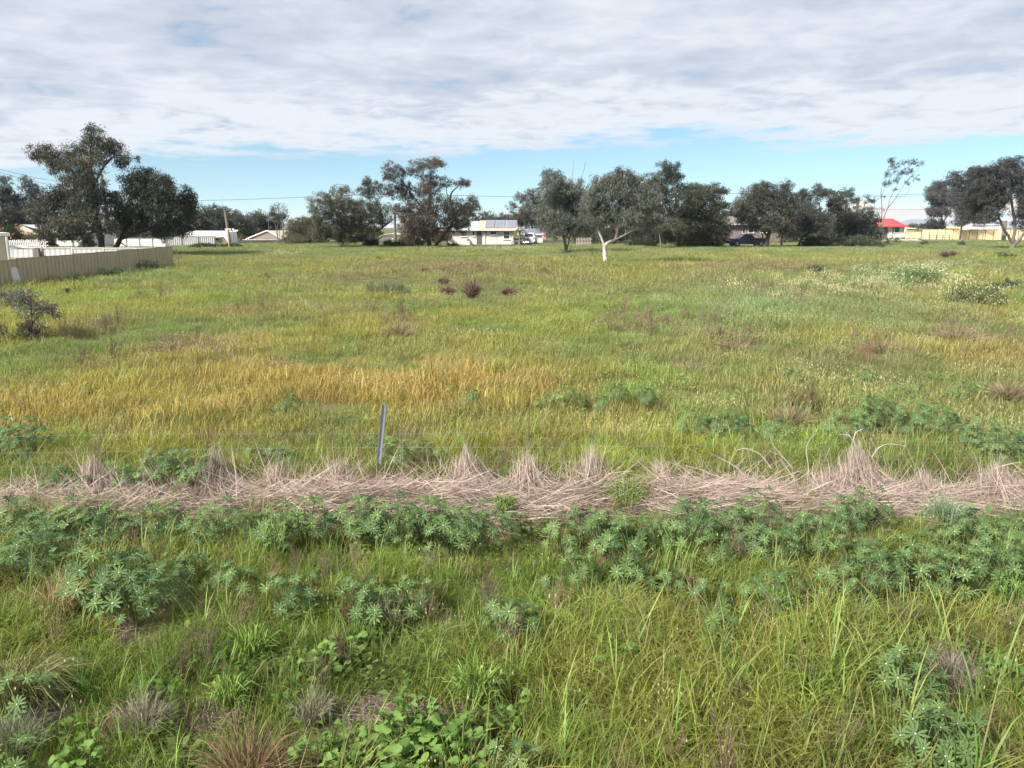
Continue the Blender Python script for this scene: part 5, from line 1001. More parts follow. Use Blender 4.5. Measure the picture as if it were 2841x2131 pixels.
# the mat of straw lying along the fence
rg = np.random.default_rng(99); n = 36000; qx = rg.uniform(-150, 3000, n); v = rg.normal(0, 1, n); gapw = np.ones(n)
gapw *= 1 - .95 * np.exp(-((qx - 1735) / 75) ** 2) ; gapw *= np.where(qx > 2440, .30, 1); gapw *= np.where(qx < 60, .5, 1); keep = rg.random(n) < gapw; qx, v = qx[keep], v[keep]; n = len(qx)
keep = rg.random(n) < np.clip(2.6 * vnoise(qx, v * 60, 130., 78) - .35, .06, 1); qx, v = qx[keep], v[keep]; n = len(qx); cyy = 1402 + 12 * np.sin(qx * .006) + np.where(qx < 900, 24, 0) + 34 * (vnoise(qx, v * 0, 140., 79) - .5); gpp = Gv(qx, np.clip(cyy + v * 25, 1338, 1490))
ang = rg.choice([-.5, -.9, .5, 3.6, 2.4, 1.4], n, p=[.32, .2, .14, .14, .12, .08]) + rg.normal(0, .5, n); L = rg.uniform(.12, .55, n); z0 = np.abs(rg.normal(0, .055, n)) * (.5 + .8 * np.exp(-(v) ** 2)) * (.5 + 1.2 * vnoise(qx, v * 0, 110., 77)) + .015 + .12 * np.clip(vnoise(qx, v * 40, 90., 81) - .4, 0, 1) * np.exp(-v ** 2); tilt = rg.normal(.06, .27, n)
p0 = gpp + np.stack([0 * L, 0 * L, z0], 1); p1 = p0 + np.stack([np.cos(ang) * L, np.sin(ang) * L * .8, tilt * L], 1); p1[:, 2] = np.maximum(p1[:, 2], gz(p1[:, 0], p1[:, 1]) + .01)
V, Fq, q = stalks(p0, p1, rg.normal(0, .015, (n, 3)), .0042, rg, straw_cols(n, rg) * (.78 + .55 * vnoise(qx, v * 45, 55., 83))[:, None]); o = obj('straw_litter', mesh_np('straw_litter', V, Fq, q), M['straw']); tag(o, 'pinkish mat of flattened dead straw lying along the wire fence', 'straw', kind='stuff')
n = 900; qx = rg.uniform(20, 2841, n); keep = np.abs(qx - 1735) > 50; qx = qx[keep]; n = len(qx); p0 = Gv(qx, 1370 + rg.normal(0, 22, n)); L = rg.uniform(.15, .5, n); ln = rg.normal(0, .55, (n, 2)); p1 = p0 + np.stack([ln[:, 0] * L, ln[:, 1] * L * .5, L], 1)
V, Fq, q = stalks(p0, p1, rg.normal(0, .03, (n, 3)), .0038, rg, straw_cols(n, rg)); o = obj('stray_stalks', mesh_np('stray_stalks', V, Fq, q), M['straw']); tag(o, 'loose dead stalks sticking up out of the straw along the fence', 'straw', kind='stuff')
# foreground litter on the bare spots
n = 5200; sp_ = [(1000, 1975, 90, 45), (1190, 1985, 120, 40), (560, 2010, 100, 40), (150, 1985, 70, 35), (2640, 1900, 70, 40), (330, 1760, 60, 25), (2250, 1975, 90, 30), (650, 1950, 60, 30), (1650, 2000, 90, 30)]; ch = rg.integers(0, len(sp_), n); S = np.array(sp_)[ch]
gpp = Gv(S[:, 0] + rg.normal(0, .55, n) * S[:, 2], np.clip(S[:, 1] + rg.normal(0, .55, n) * S[:, 3], 1600, 2300)); ang = rg.uniform(0, 6.28, n); L = rg.uniform(.03, .14, n); p0 = gpp + np.array([0, 0, .012]) + np.abs(rg.normal(0, .012, (n, 1))) * [0, 0, 1]; p1 = p0 + np.stack([np.cos(ang) * L, np.sin(ang) * L, rg.normal(0, .12, n) * L], 1)
V, Fq, q = stalks(p0, p1, rg.normal(0, .004, (n, 3)), .003, rg, straw_cols(n, rg) * np.array([.62, .58, .60])); o = obj('dead_grass_litter', mesh_np('dead_grass_litter', V, Fq, q), M['straw']); tag(o, 'dull purplish-brown dead grass litter on bare foreground spots', 'litter', kind='stuff')

# dead branches lying in the straw
def branch(label, pts_, r, d=FY, forks=()):
    q = [P(a, b_, d + (z[0] if z else 0)) for a, b_, *z in pts_]; b0 = q[0].copy(); root = thing('dead_branch', b0, label, 'branch', 'dead branches in the straw'); V, Fq = tube_np(smooth_path(np.array(q) - b0, 4), np.linspace(r, r * .35, (len(q) - 1) * 4 + 1), 6); obj('limb', mesh_np('limb', V, Fq, smooth=True), M['stick'], root)
    for fk in forks: q2 = [P(a, b_, d + (z[0] if z else 0)) - b0 for a, b_, *z in fk]; V, Fq = tube_np(smooth_path(q2, 3), np.linspace(r * .55, r * .2, (len(q2) - 1) * 3 + 1), 5); obj('side_twig', mesh_np('side_twig', V, Fq), M['stick'], root)
branch('long bleached branch curving left over the straw right of the green gap', [(2035, 1392), (2010, 1345), (1960, 1310), (1900, 1292)], .010, forks=[[(1990, 1330), (1965, 1300), (1950, 1275)], [(2010, 1350), (2030, 1380), (2120, 1405)]])
branch('dark-tipped branch rising left out of the straw', [(2080, 1330), (2040, 1295), (1995, 1270), (1965, 1255)], .008, forks=[[(2040, 1296), (2060, 1275), (2050, 1255)]])
branch('arched grey branch over the straw in the right half', [(2140, 1300), (2110, 1262), (2070, 1245), (2040, 1250)], .009)
branch('forked twig leaning left below the wires', [(2200, 1300), (2170, 1265), (2145, 1235), (2138, 1210)], .008, forks=[[(2180, 1275), (2160, 1262), (2130, 1250)]])
branch('upright twisted branch standing in the straw', [(2240, 1350), (2243, 1300), (2238, 1240), (2258, 1205)], .008, forks=[[(2244, 1310), (2215, 1330), (2180, 1345)]])
branch('forked branch held high by the tall right-hand straw peak', [(2450, 1330), (2395, 1270), (2365, 1220), (2345, 1195)], .012, forks=[[(2368, 1222), (2375, 1200), (2395, 1190)], [(2360, 1212), (2340, 1205), (2325, 1207)]])
branch('pale curved branch right of the tall right-hand peak', [(2420, 1268), (2435, 1245), (2465, 1232), (2515, 1238)], .008, forks=[[(2432, 1248), (2420, 1225), (2410, 1215)]])
branch('dark crooked branch sloping down into the lupins', [(2495, 1420), (2480, 1370), (2440, 1320), (2400, 1300)], .010, forks=[[(2480, 1372), (2500, 1330), (2530, 1290)]])
branch('thin pale stick lying across the middle grass', [(1430, 1395), (1460, 1440), (1500, 1460), (1525, 1508)], .007, d=7.9, forks=[[(1460, 1440), (1480, 1420), (1455, 1380)]])
branch('slanting white stick in front of the straw right of the picket', [(1108, 1415), (1125, 1385), (1145, 1365)], .006, d=8.3)
branch('pale stick poking up beside the picket', [(1235, 1380), (1215, 1330), (1205, 1280)], .006, forks=[[(1215, 1330), (1190, 1315), (1170, 1310)]])
branch('bone-white twig standing before the middle straw', [(1380, 1465), (1388, 1400), (1392, 1350)], .005, d=8.0)
branch('curved bare twig beyond the green gap', [(1680, 1308), (1715, 1290), (1735, 1255)], .005, d=9.2)
branch('short pale branch at the right edge of the straw', [(2760, 1300), (2800, 1288), (2835, 1282)], .009)

# ------------------------------------------------------------------ lupins
lm = flat_leaf('lupin leaflet', (.135, .205, .064), .28, .6, (.058, .108, .042)); lc = flat_leaf('lupin leaf centre', (.50, .58, .40), .1); ls = flat_leaf('lupin stem', (.16, .20, .09), .1)
def lupin_leaf(seed):
    rg = np.random.default_rng(seed); V, T3 = [], []; n = rg.integers(9, 11); cup = rg.uniform(.12, .45)
    for j in range(n):
        a = (j + .5) / n * 5.9 + .2 + rg.normal(0, .05); L = rg.uniform(.85, 1.05); e = cup + rg.normal(0, .08); d_ = np.array([math.cos(a) * math.cos(e), math.sin(a) * math.cos(e), math.sin(e)]); s_ = np.array([-math.sin(a), math.cos(a), 0]); up = np.cross(d_, s_) * -1; w_ = .105; k = len(V); droop = np.array([0, 0, -.10])
        V += [d_ * .04, d_ * L * .58 + s_ * w_ + up * -.0 + np.array([0, 0, .035]), d_ * L + droop, d_ * L * .58 - s_ * w_ + np.array([0, 0, .035]), d_ * L * .58, d_ * L * .28 + s_ * w_ * .62 + [0, 0, .02], d_ * L * .28 - s_ * w_ * .62 + [0, 0, .02], d_ * L * .86 + s_ * w_ * .72 + droop * .6 + [0, 0, .02], d_ * L * .86 - s_ * w_ * .72 + droop * .6 + [0, 0, .02]]
        T3 += [(k, k + 5, k + 4), (k + 5, k + 1, k + 4), (k + 1, k + 7, k + 4), (k + 7, k + 2, k + 4), (k, k + 4, k + 6), (k + 6, k + 4, k + 3), (k + 3, k + 4, k + 8), (k + 8, k + 4, k + 2)]
    nl = len(T3); k = len(V); V += [np.array([.075 * math.cos(q), .075 * math.sin(q), .05]) for q in np.linspace(0, 6.28, 7)[:-1]]; T3 += [(k, k + 1, k + 2), (k, k + 2, k + 3), (k, k + 3, k + 4), (k, k + 4, k + 5)]
    me = mesh_np('lupin_leaf', np.array(V) * .06, np.array(T3), mi=[0] * nl + [1] * 4); me.materials.append(lm); me.materials.append(lc); return me
LL = [lupin_leaf(s_) for s_ in range(5)]
def lupin_proto(seed, n_leaf, rad, hgt):
    rg = np.random.default_rng(seed + 500); out, tw = [], []
    for st in range(rg.integers(4, 6)):
        a = rg.uniform(0, 6.28); e_ = np.array([math.cos(a) * rad * .45, math.sin(a) * rad * .45, hgt * .6]); tw.append(tube_np(smooth_path([(0, 0, -.05), e_ * [.4, .4, .5], e_], 3), np.linspace(.007, .004, 7), 5))
    for j in range(n_leaf):
        ph = rg.uniform(0, 6.28); f = math.sqrt(rg.random()); p = np.array([math.cos(ph) * rad * f, math.sin(ph) * rad * f, hgt * (1 - .55 * f * f) * rg.uniform(.72, 1.05)]); n_ = Vector((p[0] * 1.6 / rad * .55, p[1] * 1.6 / rad * .55 - .25, 1.0)) + Vector(rg.normal(0, .22, 3)); q = n_.to_track_quat('Z', 'Y'); q.rotate(Euler((0, 0, 0)))
        s_ = rg.uniform(.75, 1.25); out.append((int(rg.integers(0, 5)), p, (q @ Euler((0, 0, rg.uniform(0, 6.28))).to_quaternion()).to_euler(), s_)); b0 = p * np.array([.45, .45, .45]); tw.append(tube_np(np.array([b0, (b0 + p) / 2 + [0, 0, .02], p]), [.0028, .0025, .002], 4))
    V, Fq = join(tw); me = mesh_np('stem', V, Fq); me.materials.append(ls)
    return out, me
LP = [lupin_proto(s_, n, r_, h_) for s_, (n, r_, h_) in enumerate(((24, .22, .44), (19, .19, .40), (29, .26, .50), (13, .14, .33)))]
merged = []
for lv, sme in LP:                        # one-mesh foliage for the plants beyond the fence
    Vs, Fs, mi, k = [], [], [], 0
    for li, p, e, s_ in lv:
        me = LL[li]; co = np.empty(len(me.vertices) * 3, np.float32); me.vertices.foreach_get('co', co); co = co.reshape(-1, 3); Mx = np.array(e.to_matrix()); Vs.append(co * s_ @ Mx.T + p); fi = np.empty(len(me.polygons) * 3, np.int32); me.loops.foreach_get('vertex_index', fi); Fs.append(fi.reshape(-1, 3) + k); k += len(co); mm = np.empty(len(me.polygons), np.int32); me.polygons.foreach_get('material_index', mm); mi.append(mm)
    me = mesh_np('foliage', np.concatenate(Vs), np.concatenate(Fs), mi=np.concatenate(mi)); me.materials.append(lm); me.materials.append(lc); merged.append(me)
def lupin(px, py, label, kind, group, s=1.0, parts=True):
    b0 = G(px, py); AVOID.append((b0[0], b0[1], (.17, .14, .20, .10)[kind] * s)); root = thing('lupin_plant', b0, label, 'lupin', group, rz=random.uniform(-.5, .5)); root.scale = (s,) * 3; lv, sme = LP[kind]; obj('stem', sme, None, root)
    if parts:
        for li, p, e, q in lv: o = obj('leaf', LL[li], None, root, loc=p, rot=e, scale=q)
    else: obj('foliage', merged[kind], None, root)
ORD = ['first', 'second', 'third', 'fourth', 'fifth', 'sixth', 'seventh', 'eighth', 'ninth', 'tenth']
def patch(label, group, x0, x1, y0, y1, n, parts=True, kinds=(0, 1, 2), s=(.78, 1.22)):
    for j in range(n): lupin(x0 + (x1 - x0) * ((j + random.uniform(.2, .8)) / n), random.uniform(y0, y1), label + (', %s from its left' % ORD[j] if n > 1 else ''), random.choice(kinds), group, random.uniform(*s), parts)
GA, GB = 'lupins below the straw bank', 'lupins beyond the wire fence'
patch('lupin in the dark left-edge mass below the straw', GA, 0, 290, 1500, 1560, 8); patch('lupin in the second row of the dark left-edge mass', GA, -20, 200, 1590, 1640, 4)
patch('lupin in the rounded clump right of the left-edge mass', GA, 270, 450, 1660, 1740, 4); patch('lupin before the straw left of the tallest peak', GA, 530, 640, 1500, 1545, 2)
patch('lupin in the front row directly below the picket', GA, 950, 1180, 1490, 1530, 5); patch('lupin in the front row right of the picket', GA, 1180, 1370, 1500, 1560, 4); lupin(790, 1720, 'lupin pair of plants standing alone left of the bottom middle', 1, GA); lupin(845, 1690, 'small lupin beside the lone left pair', 3, GA)
patch('lupin among arching grass below the front row', GA, 960, 1180, 1720, 1790, 4, kinds=(1, 3)); patch('lupin standing in yellow grass right of the middle', GA, 1370, 1490, 1725, 1800, 3, kinds=(1, 3)); patch('small lupin at the bottom edge of the middle', GA, 1395, 1490, 2160, 2200, 2, kinds=(3,))
patch('lupin under the straw right of the green gap', GA, 1560, 1760, 1490, 1540, 3, kinds=(1, 3)); patch('lupin under the straw below the dead branches', GA, 1900, 2110, 1465, 1520, 4); patch('lupin in the tall right-hand drift below the branches', GA, 2150, 2420, 1480, 1560, 7); patch('lupin in the second row of the right-hand drift', GA, 2330, 2560, 1590, 1660, 6); patch('lupin in the far right drift under the last straw heap', GA, 2560, 2860, 1480, 1590, 7)
patch('lupin in the third row right of centre', GA, 2100, 2400, 1670, 1730, 4, kinds=(0, 1, 3)); lupin(1965, 1735, 'lupin standing alone above a taller grass tuft right of centre', 1, GA); lupin(2000, 1815, 'small lupin just below the lone right-of-centre plant', 3, GA)
patch('lupin beside the grey dry tussock at lower right', GA, 2460, 2570, 1940, 1990, 3, kinds=(1, 3)); patch('lupin near the bottom edge at lower right', GA, 2520, 2640, 2090, 2160, 3, kinds=(1, 3)); patch('small lupin at the lower left edge', GA, 10, 120, 2000, 2030, 1, kinds=(3,)); lupin(40, 2180, 'small lupin in the bottom left corner', 3, GA)
patch('lupin in the leafy belt left of the tallest straw peak', GA, 300, 520, 1490, 1540, 3); patch('lupin in the leafy belt below the tallest straw peak', GA, 660, 900, 1490, 1560, 3); patch('lupin in the leafy belt below the green gap', GA, 1380, 1800, 1480, 1550, 4, kinds=(1, 3)); patch('lupin in the leafy belt below the dark branches', GA, 1800, 2160, 1530, 1600, 5); patch('lupin in the second belt at the right edge', GA, 2580, 2860, 1600, 1680, 6); patch('lupin in loose grass below the left clump', GA, 440, 720, 1600, 1680, 4, kinds=(1, 3)); patch('lupin in loose grass below the belt', GA, 1500, 1900, 1600, 1700, 5, kinds=(1, 3))
patch('lupin in the tall clump behind the straw at the left', GB, 400, 560, 1335, 1365, 5, False); patch('lupin at the left edge beyond the fence', GB, 0, 110, 1275, 1320, 3, False); patch('lupin behind the straw left of the picket', GB, 690, 830, 1300, 1330, 3, False, (1, 3)); patch('lupin low in the grass left of the tall clump', GB, 120, 360, 1345, 1375, 3, False, (1, 3)); patch('lupin behind the straw right of the picket', GB, 1000, 1400, 1290, 1340, 6, False, (1, 3))
patch('lupin scattered beyond the fence in the middle', GB, 1480, 1800, 1120, 1200, 6, False, (0, 1)); patch('lupin near the fence right of the green gap', GB, 1880, 2200, 1220, 1260, 6, False); patch('lupin in the big drift beyond the tall right-hand peak', GB, 2330, 2640, 1180, 1260, 10, False); patch('lupin at the back of the right-hand drift', GB, 2380, 2700, 1110, 1160, 7, False); patch('lupin at the right edge beyond the fence', GB, 2660, 2860, 1240, 1320, 7, False); patch('lupin far back right of the dry band', GB, 2150, 2420, 1060, 1100, 4, False, (0, 1)); patch('small lupin in the orange dry band', GB, 780, 820, 1150, 1160, 1, False, (1,)); patch('lupin behind the narrow straw peaks', GB, 1240, 1330, 1100, 1160, 2, False, (1, 3))

# ------------------------------------------------------------------ tussocks and dry shrubs that stand out
def tussock(name, label, px, py, w_px, h_px, c0, c1, n, wid, spread=1.0, cat='tussock', group=None, wind=(0, 0), droop=.15):
    rg = np.random.default_rng(int(px * 3 + py)); b0 = G(px, py); k = np.linalg.norm(b0 - [0, 0, CAM_Z]) / F; a, hh = w_px * k, h_px * k; AVOID.append((b0[0], b0[1], a * (1.3 if 'rush' in name or 'shrub' in name else .2 if 'green' in name else .6))); th = rg.uniform(0, 6.28, n); f = np.sqrt(rg.random(n)); p0 = np.stack([np.cos(th) * f * a * .3, np.sin(th) * f * a * .3, np.full(n, -.03)], 1); L = rg.uniform(.55, 1.0, n)
    L = L * np.where(rg.random(n) < .12, 1.25, 1.0); f = np.clip(f + rg.normal(0, .18, n), 0, 1.25); lean = rg.normal(0, .16, (n, 2)) * hh
    p1 = np.stack([np.cos(th) * f * a * spread + wind[0] * hh * L + lean[:, 0], np.sin(th) * f * a * spread + wind[1] * hh * L + lean[:, 1], hh * L * (1 - .5 * f * min(spread, 1)) + rg.normal(0, .05, n) * hh], 1); p1[:, 2] = np.maximum(p1[:, 2], .02); f2 = rg.random((n, 1)); cc = (np.array(c0) * (1 - f2) + np.array(c1) * f2) * rg.uniform(.7, 1.3, (n, 1))
    bow = np.concatenate([rg.normal(0, .05, (n, 2)) * hh - (p1 - p0)[:, :2] * .10, (hh * (droop + .06) * (f + .3) * rg.uniform(.4, 1.5, n))[:, None]], 1)
    V, Fq, q = stalks(p0, p1, bow, wid, rg, cc); o = obj(name, mesh_np(name, V, Fq, q), M['straw'], loc=b0); return tag(o, label, cat, group)
RB, RB2 = (.125, .080, .075), (.20, .13, .10)
for px, py, ww, hh, lb in ((1243, 826, 24, 22, 'left of the three red-brown rush clumps in the paddock'), (1311, 829, 30, 36, 'tallest middle one of the red-brown rush clumps'), (1412, 826, 28, 22, 'right of the three red-brown rush clumps in the paddock'), (1231, 790, 20, 14, 'faint rush clump just behind the left red-brown one'), (1180, 757, 12, 10, 'small brown rush clump in the brown patch'), (1330, 748, 10, 10, 'small reddish rush clump farther out in the brown patch'), (1510, 760, 12, 12, 'dark brown rush clump left of the white-barked gum'), (2620, 716, 16, 12, 'brown rush clump at the far right paddock'), (2640, 714, 12, 12, 'brown rush clump beside its twin at the far right')):
    tussock('rush_clump', lb, px, py, ww * 1.1, hh * 1.75, RB, RB2, 460, .014, 1.0, group='red-brown rush clumps')
for px, py, lb in ((188, 812, 'small green tuft near the tan fence'), (242, 834, 'green tuft nearer than its neighbour by the tan fence')): tussock('green_tuft', lb, px, py, 9, 14, (.045, .08, .04), (.08, .12, .05), 160, .010, .8)
for px, py, ww, hh, lb in ((490, 976, 72, 34, 'brown twiggy dead shrub in the left paddock'), (640, 1005, 50, 24, 'brown dead shrub right of the left twiggy one'), (780, 1022, 50, 26, 'low dead shrub above the dry band'), (1110, 935, 46, 36, 'twiggy brown shrub above the middle of the dry band'), (2037, 975, 62, 34, 'brown dead shrub in the right paddock'), (1922, 1032, 56, 28, 'low brown shrub left of the blue-green weed'), (2441, 978, 58, 32, 'purple-brown shrub at the right'), (2660, 942, 60, 26, 'thin dead shrub near the right edge'), (2190, 1190, 62, 66, 'open-branched dead shrub beyond the fence at the right'), (2800, 1110, 50, 50, 'twiggy red-brown shrub at the right edge'), (1700, 820, 40, 18, 'small brown shrub below the white-barked gum')):
    tussock('dead_shrub', lb, px, py, ww, hh * 1.2, (.155, .120, .075), (.26, .20, .13), 330, .007, 1.2, 'shrub', 'brown dead shrubs', droop=.03)
bush('grey_weed', 'flat blue-grey leafy weed in the right paddock', 2140, 1044, 48, 20, (.11, .15, .12), (.2, .24, .2), ln=.10, wd=.03, n=30, cat='weed')
tussock('dry_tussock', 'grey-white dry tussock with spiky top at lower left', 400, 2040, 78, 120, (.30, .26, .20), (.16, .14, .11), 420, .0026, 1.0, group='grey dry tussocks', wind=(0, .1)); tussock('dry_tussock', 'small purple-grey dry tussock in the left foreground', 335, 1815, 30, 52, (.25, .20, .19), (.12, .09, .09), 300, .003, .8, group='grey dry tussocks')
tussock('dry_tussock', 'pale wiry dry tussock at lower right', 2640, 1930, 62, 130, (.36, .30, .26), (.14, .11, .11), 900, .0025, .9, group='grey dry tussocks'); tussock('dry_tussock', 'grey bristly tussock left of the litter patch', 870, 2010, 62, 110, (.28, .26, .19), (.17, .16, .10), 360, .0028, .9, group='grey dry tussocks'); tussock('dry_tussock', 'dark grey tussock at the left edge near the bottom', 40, 2090, 90, 110, (.22, .22, .15), (.12, .13, .08), 420, .003, 1.0, group='grey dry tussocks')
tussock('red_rush', 'fan of reddish-brown rushes at the bottom left', 690, 2190, 140, 150, (.20, .16, .08), (.14, .065, .05), 620, .0034, 1.25); tussock('long_grass_clump', 'big windswept brown-green grass clump at the left edge', 40, 1960, 130, 120, (.22, .20, .09), (.12, .15, .05), 700, .0036, 1.0, wind=(.45, -.05), droop=.35); tussock('long_grass_clump', 'pale wind-bent grass bunch over the left lupins', 160, 1700, 90, 120, (.40, .30, .16), (.26, .20, .10), 260, .003, 1.0, wind=(.2, 0))
for px, py, ww, hh, lb in ((640, 1965, 60, 100, 'bright green grass tuft above the bare litter'), (1320, 1960, 80, 150, 'tall bright green grass tuft in the bottom middle'), (1400, 1440, 40, 90, 'green grass sprouting through the straw in the middle'), (1730, 1420, 60, 110, 'lush green grass filling the gap in the straw'), (760, 1540, 60, 110, 'bright green grass below the tallest straw peak'), (2620, 1470, 70, 100, 'blue-green grass before the right-hand straw'), (2160, 1720, 50, 110, 'bright grass tuft among the right-of-centre lupins'), (2250, 1960, 60, 110, 'broad-bladed green tuft at lower right'), (2040, 1960, 60, 120, 'tall green tuft left of the broad-bladed one'), (2800, 1700, 60, 120, 'tall oat grass at the right edge'), (700, 1830, 70, 110, 'green grass tuft left of the bottom middle'), (1980, 1830, 40, 110, 'green tuft under the lone lupin right of centre')):
    tussock('green_grass_tuft', lb, px, py, ww, hh, (.11, .19, .035) if 'blue' not in lb else (.13, .20, .11), (.19, .28, .06) if 'blue' not in lb else (.2, .26, .16), 260, .0055, 1.0, 'grass', 'bright green grass tufts', droop=.25)
# broad-leaved weeds at the bottom
rm = flat_leaf('wild radish leaf', (.165, .270, .060), .35, .5, (.110, .190, .050)); rs = flat_leaf('wild radish stem', (.15, .20, .07), .1)
def radish_leaf(seed):
    rg = np.random.default_rng(seed); L = .10; prof = [(0, .004), (.12, .02), (.22, .012), (.36, .034), (.46, .02), (.62, .046), (.80, .050), (.93, .034), (1, .006)]; V, Fs = [], []
    for t_, w_ in prof:
        z = .10 * math.sin(t_ * 2.2) * L * 4 - .35 * L * t_ * t_; w_ *= rg.uniform(.8, 1.2); V += [(t_ * L, -w_, z + .012 + rg.normal(0, .003)), (t_ * L, 0, z), (t_ * L, w_, z + .012 + rg.normal(0, .003))]
    for j in range(len(prof) - 1):
        for q in (0, 1): k = j * 3 + q; Fs.append((k, k + 3, k + 4, k + 1))
    me = mesh_np('radish_leaf', V, np.array(Fs), smooth=True); me.materials.append(rm); return me
RL = [radish_leaf(s_) for s_ in range(4)]
def radish(px, py, label, n=24, s=1.0, group='broad-leaved weeds'):
    rg = np.random.default_rng(int(px + py)); b0 = G(px, py); AVOID.append((b0[0], b0[1], .07 * s)); root = thing('broadleaf_weed', b0, label, 'weed', group); root.scale = (s,) * 3; tw = []
    for j in range(n):
        a = rg.uniform(0, 6.28); f = math.sqrt(rg.random()); p = Vector((math.cos(a) * .13 * f, math.sin(a) * .13 * f, rg.uniform(.06, .24) * (1 - .4 * f))); tw.append(tube_np(np.array([(0, 0, -.02), np.array(p) * .6, np.array(p)]), [.004, .003, .0025], 4)); obj('leaf', RL[j % 4], None, root, loc=p, rot=(rg.normal(0, .4), rg.normal(-.25, .4), a + rg.normal(0, .6)), scale=rg.uniform(.45, .85))
    V, Fq = join(tw); me = mesh_np('stem', V, Fq); me.materials.append(rs); obj('stem', me, None, root)
for k, (px, py) in enumerate(sorted([(960, 2100), (1040, 2150), (1110, 2090), (1180, 2140), (1250, 2085), (1320, 2130), (1090, 2190), (1230, 2200), (1150, 2050)])): radish(px, py, 'leafy yellow-green weed in the bottom middle patch, %s from its left' % ORD[k], 30, random.uniform(.85, 1.15))
for px, py, lb in ((905, 1890, 'leafy weed above the bare litter left of the bottom middle'), (960, 1840, 'leafy weed in tall grass above the bare litter'), (1400, 2010, 'leafy weed right of the bare litter'), (2760, 1890, 'leafy weed at the right edge, upper of two'), (2810, 1940, 'leafy weed at the right edge, lower of two'), (2700, 1870, 'leafy weed beside the pale dry tussock'), (880, 2150, 'leafy weed at the left of the bottom patch'), (250, 2150, 'small leafy weed at the bottom left'), (1700, 1850, 'leafy weed among yellow grass in the lower middle'), (2780, 1580, 'leafy weed below the last straw heap')): radish(px, py, lb, 24)

# ------------------------------------------------------------------ the meadow itself, grown round everything placed above
pts, rots, scs, ids, cls = [], [], [], [], []
def put(x, y, kind, c, s, sv=.25, tilt=.12):
    n = len(x)
    if n == 0: return
    if AVOID and kind not in ('leafy',):
        pad = {'arch': .13, 'short': .12, 'mid': .05, 'midhead': .05, 'far': .3, 'farhead': .3}.get(kind, 0); A_ = np.array(AVOID); m_ = np.ones(n, bool)
        for ax, ay, ar in A_: m_ &= ((x - ax) ** 2 + (y - ay) ** 2 > (ar + min(pad, ar + .06)) ** 2) | (rng.random(n) < (.6 if kind == 'short' else .26))
        x, y, c = x[m_], y[m_], c[m_]; s = s[m_] if np.ndim(s) else s; n = len(x)
    k = rng.choice(TY[kind], n); pts.append(np.stack([x, y, gz(x, y)], -1)); rots.append(np.stack([rng.normal(0, tilt, n), rng.normal(0, tilt, n), rng.uniform(0, 6.28, n)], -1))
    sc_ = np.broadcast_to(s, (n,)) * rng.uniform(1 - sv, 1 + sv, n); scs.append(np.stack([sc_, sc_, sc_ * rng.uniform(.85, 1.2, n)], -1)); ids.append(k); cls.append(c * rng.uniform(.70, 1.28, (n, 1)) * (1 + rng.normal(0, .07, (n, 3))))
def thin(m, *a): return [q[m] for q in a]
def bare(px, py):
    """spots of bare litter in the foreground"""
    w_ = np.zeros_like(px)
    for cx, cy, rx, ry in ((1000, 1975, 80, 45), (1190, 1985, 110, 40), (560, 2010, 90, 40), (150, 1985, 60, 35), (2640, 1900, 60, 40), (330, 1760, 60, 25), (2250, 1975, 80, 30), (650, 1950, 60, 30), (1650, 2000, 90, 30)): w_ = np.maximum(w_, ell(px, py, cx, cy, rx, ry))
    return w_
# near: 3.2 to 10 m
def near_band(dens):
    x, y = band(3.2, 10.2, dens); px, py, c, W = field_cover(x, y); k_ = rng.random(len(x)) > np.maximum(bare(px, py) * 2.2, np.clip((py - 1318) / 25, 0, 1) * np.clip((1455 - py) / 30, 0, 1) * .93 * (1 - np.exp(-((px - 1735) / 50) ** 2)))
    hgt = (.72 + .75 * np.clip((W['n1'] - .3) * 2, 0, 1)) * (1 - .3 * np.clip((1570 - py) / 120, 0, 1) * (py > 1400)) * (1 + .35 * W['dry']) * (.8 + .4 * W['n2'])
    c = c * (np.array([.66, .78, .44]) - .14 * np.clip((py[:, None] - 1500) / 500, 0, 1)) * (.72 + .62 * fbm(x, y, .55, 61))[:, None]
    k_ &= rng.random(len(x)) < .45 + .9 * fbm(x, y, .7, 67); return x[k_], y[k_], c[k_], hgt[k_], W['viv'][k_]
x, y, c, hg, vv = near_band(27); m = vv < .5; put(x[m], y[m], 'arch', c[m], hg[m], .2, .16); put(x[~m], y[~m], 'short', c[~m], 1.1)
x, y, c, hg, vv = near_band(16); put(x, y, 'broad', c * .3 + .7 * C('green') * 1.15, hg * .85)
x, y, c, hg, vv = near_band(9); put(x, y, 'short', c, 1.4)
x, y, c, hg, vv = near_band(22); put(x, y, 'leafy', (c + C('green')) * .5, .8)
x, y, c, hg, vv = near_band(5); put(x, y, 'twiggy', np.tile(C('brown') * 1.3, (len(x), 1)), .85)
x, y, c, hg, vv = near_band(4); put(x, y, 'oat', c * .5 + .5 * C('ygreen'), .85)
scatter('foreground_grass', 'arching green and yellow grass filling the foreground on both sides of the wire fence', 'grass', np.concatenate(pts), np.concatenate(rots), np.concatenate(scs), np.concatenate(ids), np.clip(np.concatenate(cls), 0, 1), PROTO['grass_tuft'])
for q in (pts, rots, scs, ids, cls): q.clear()
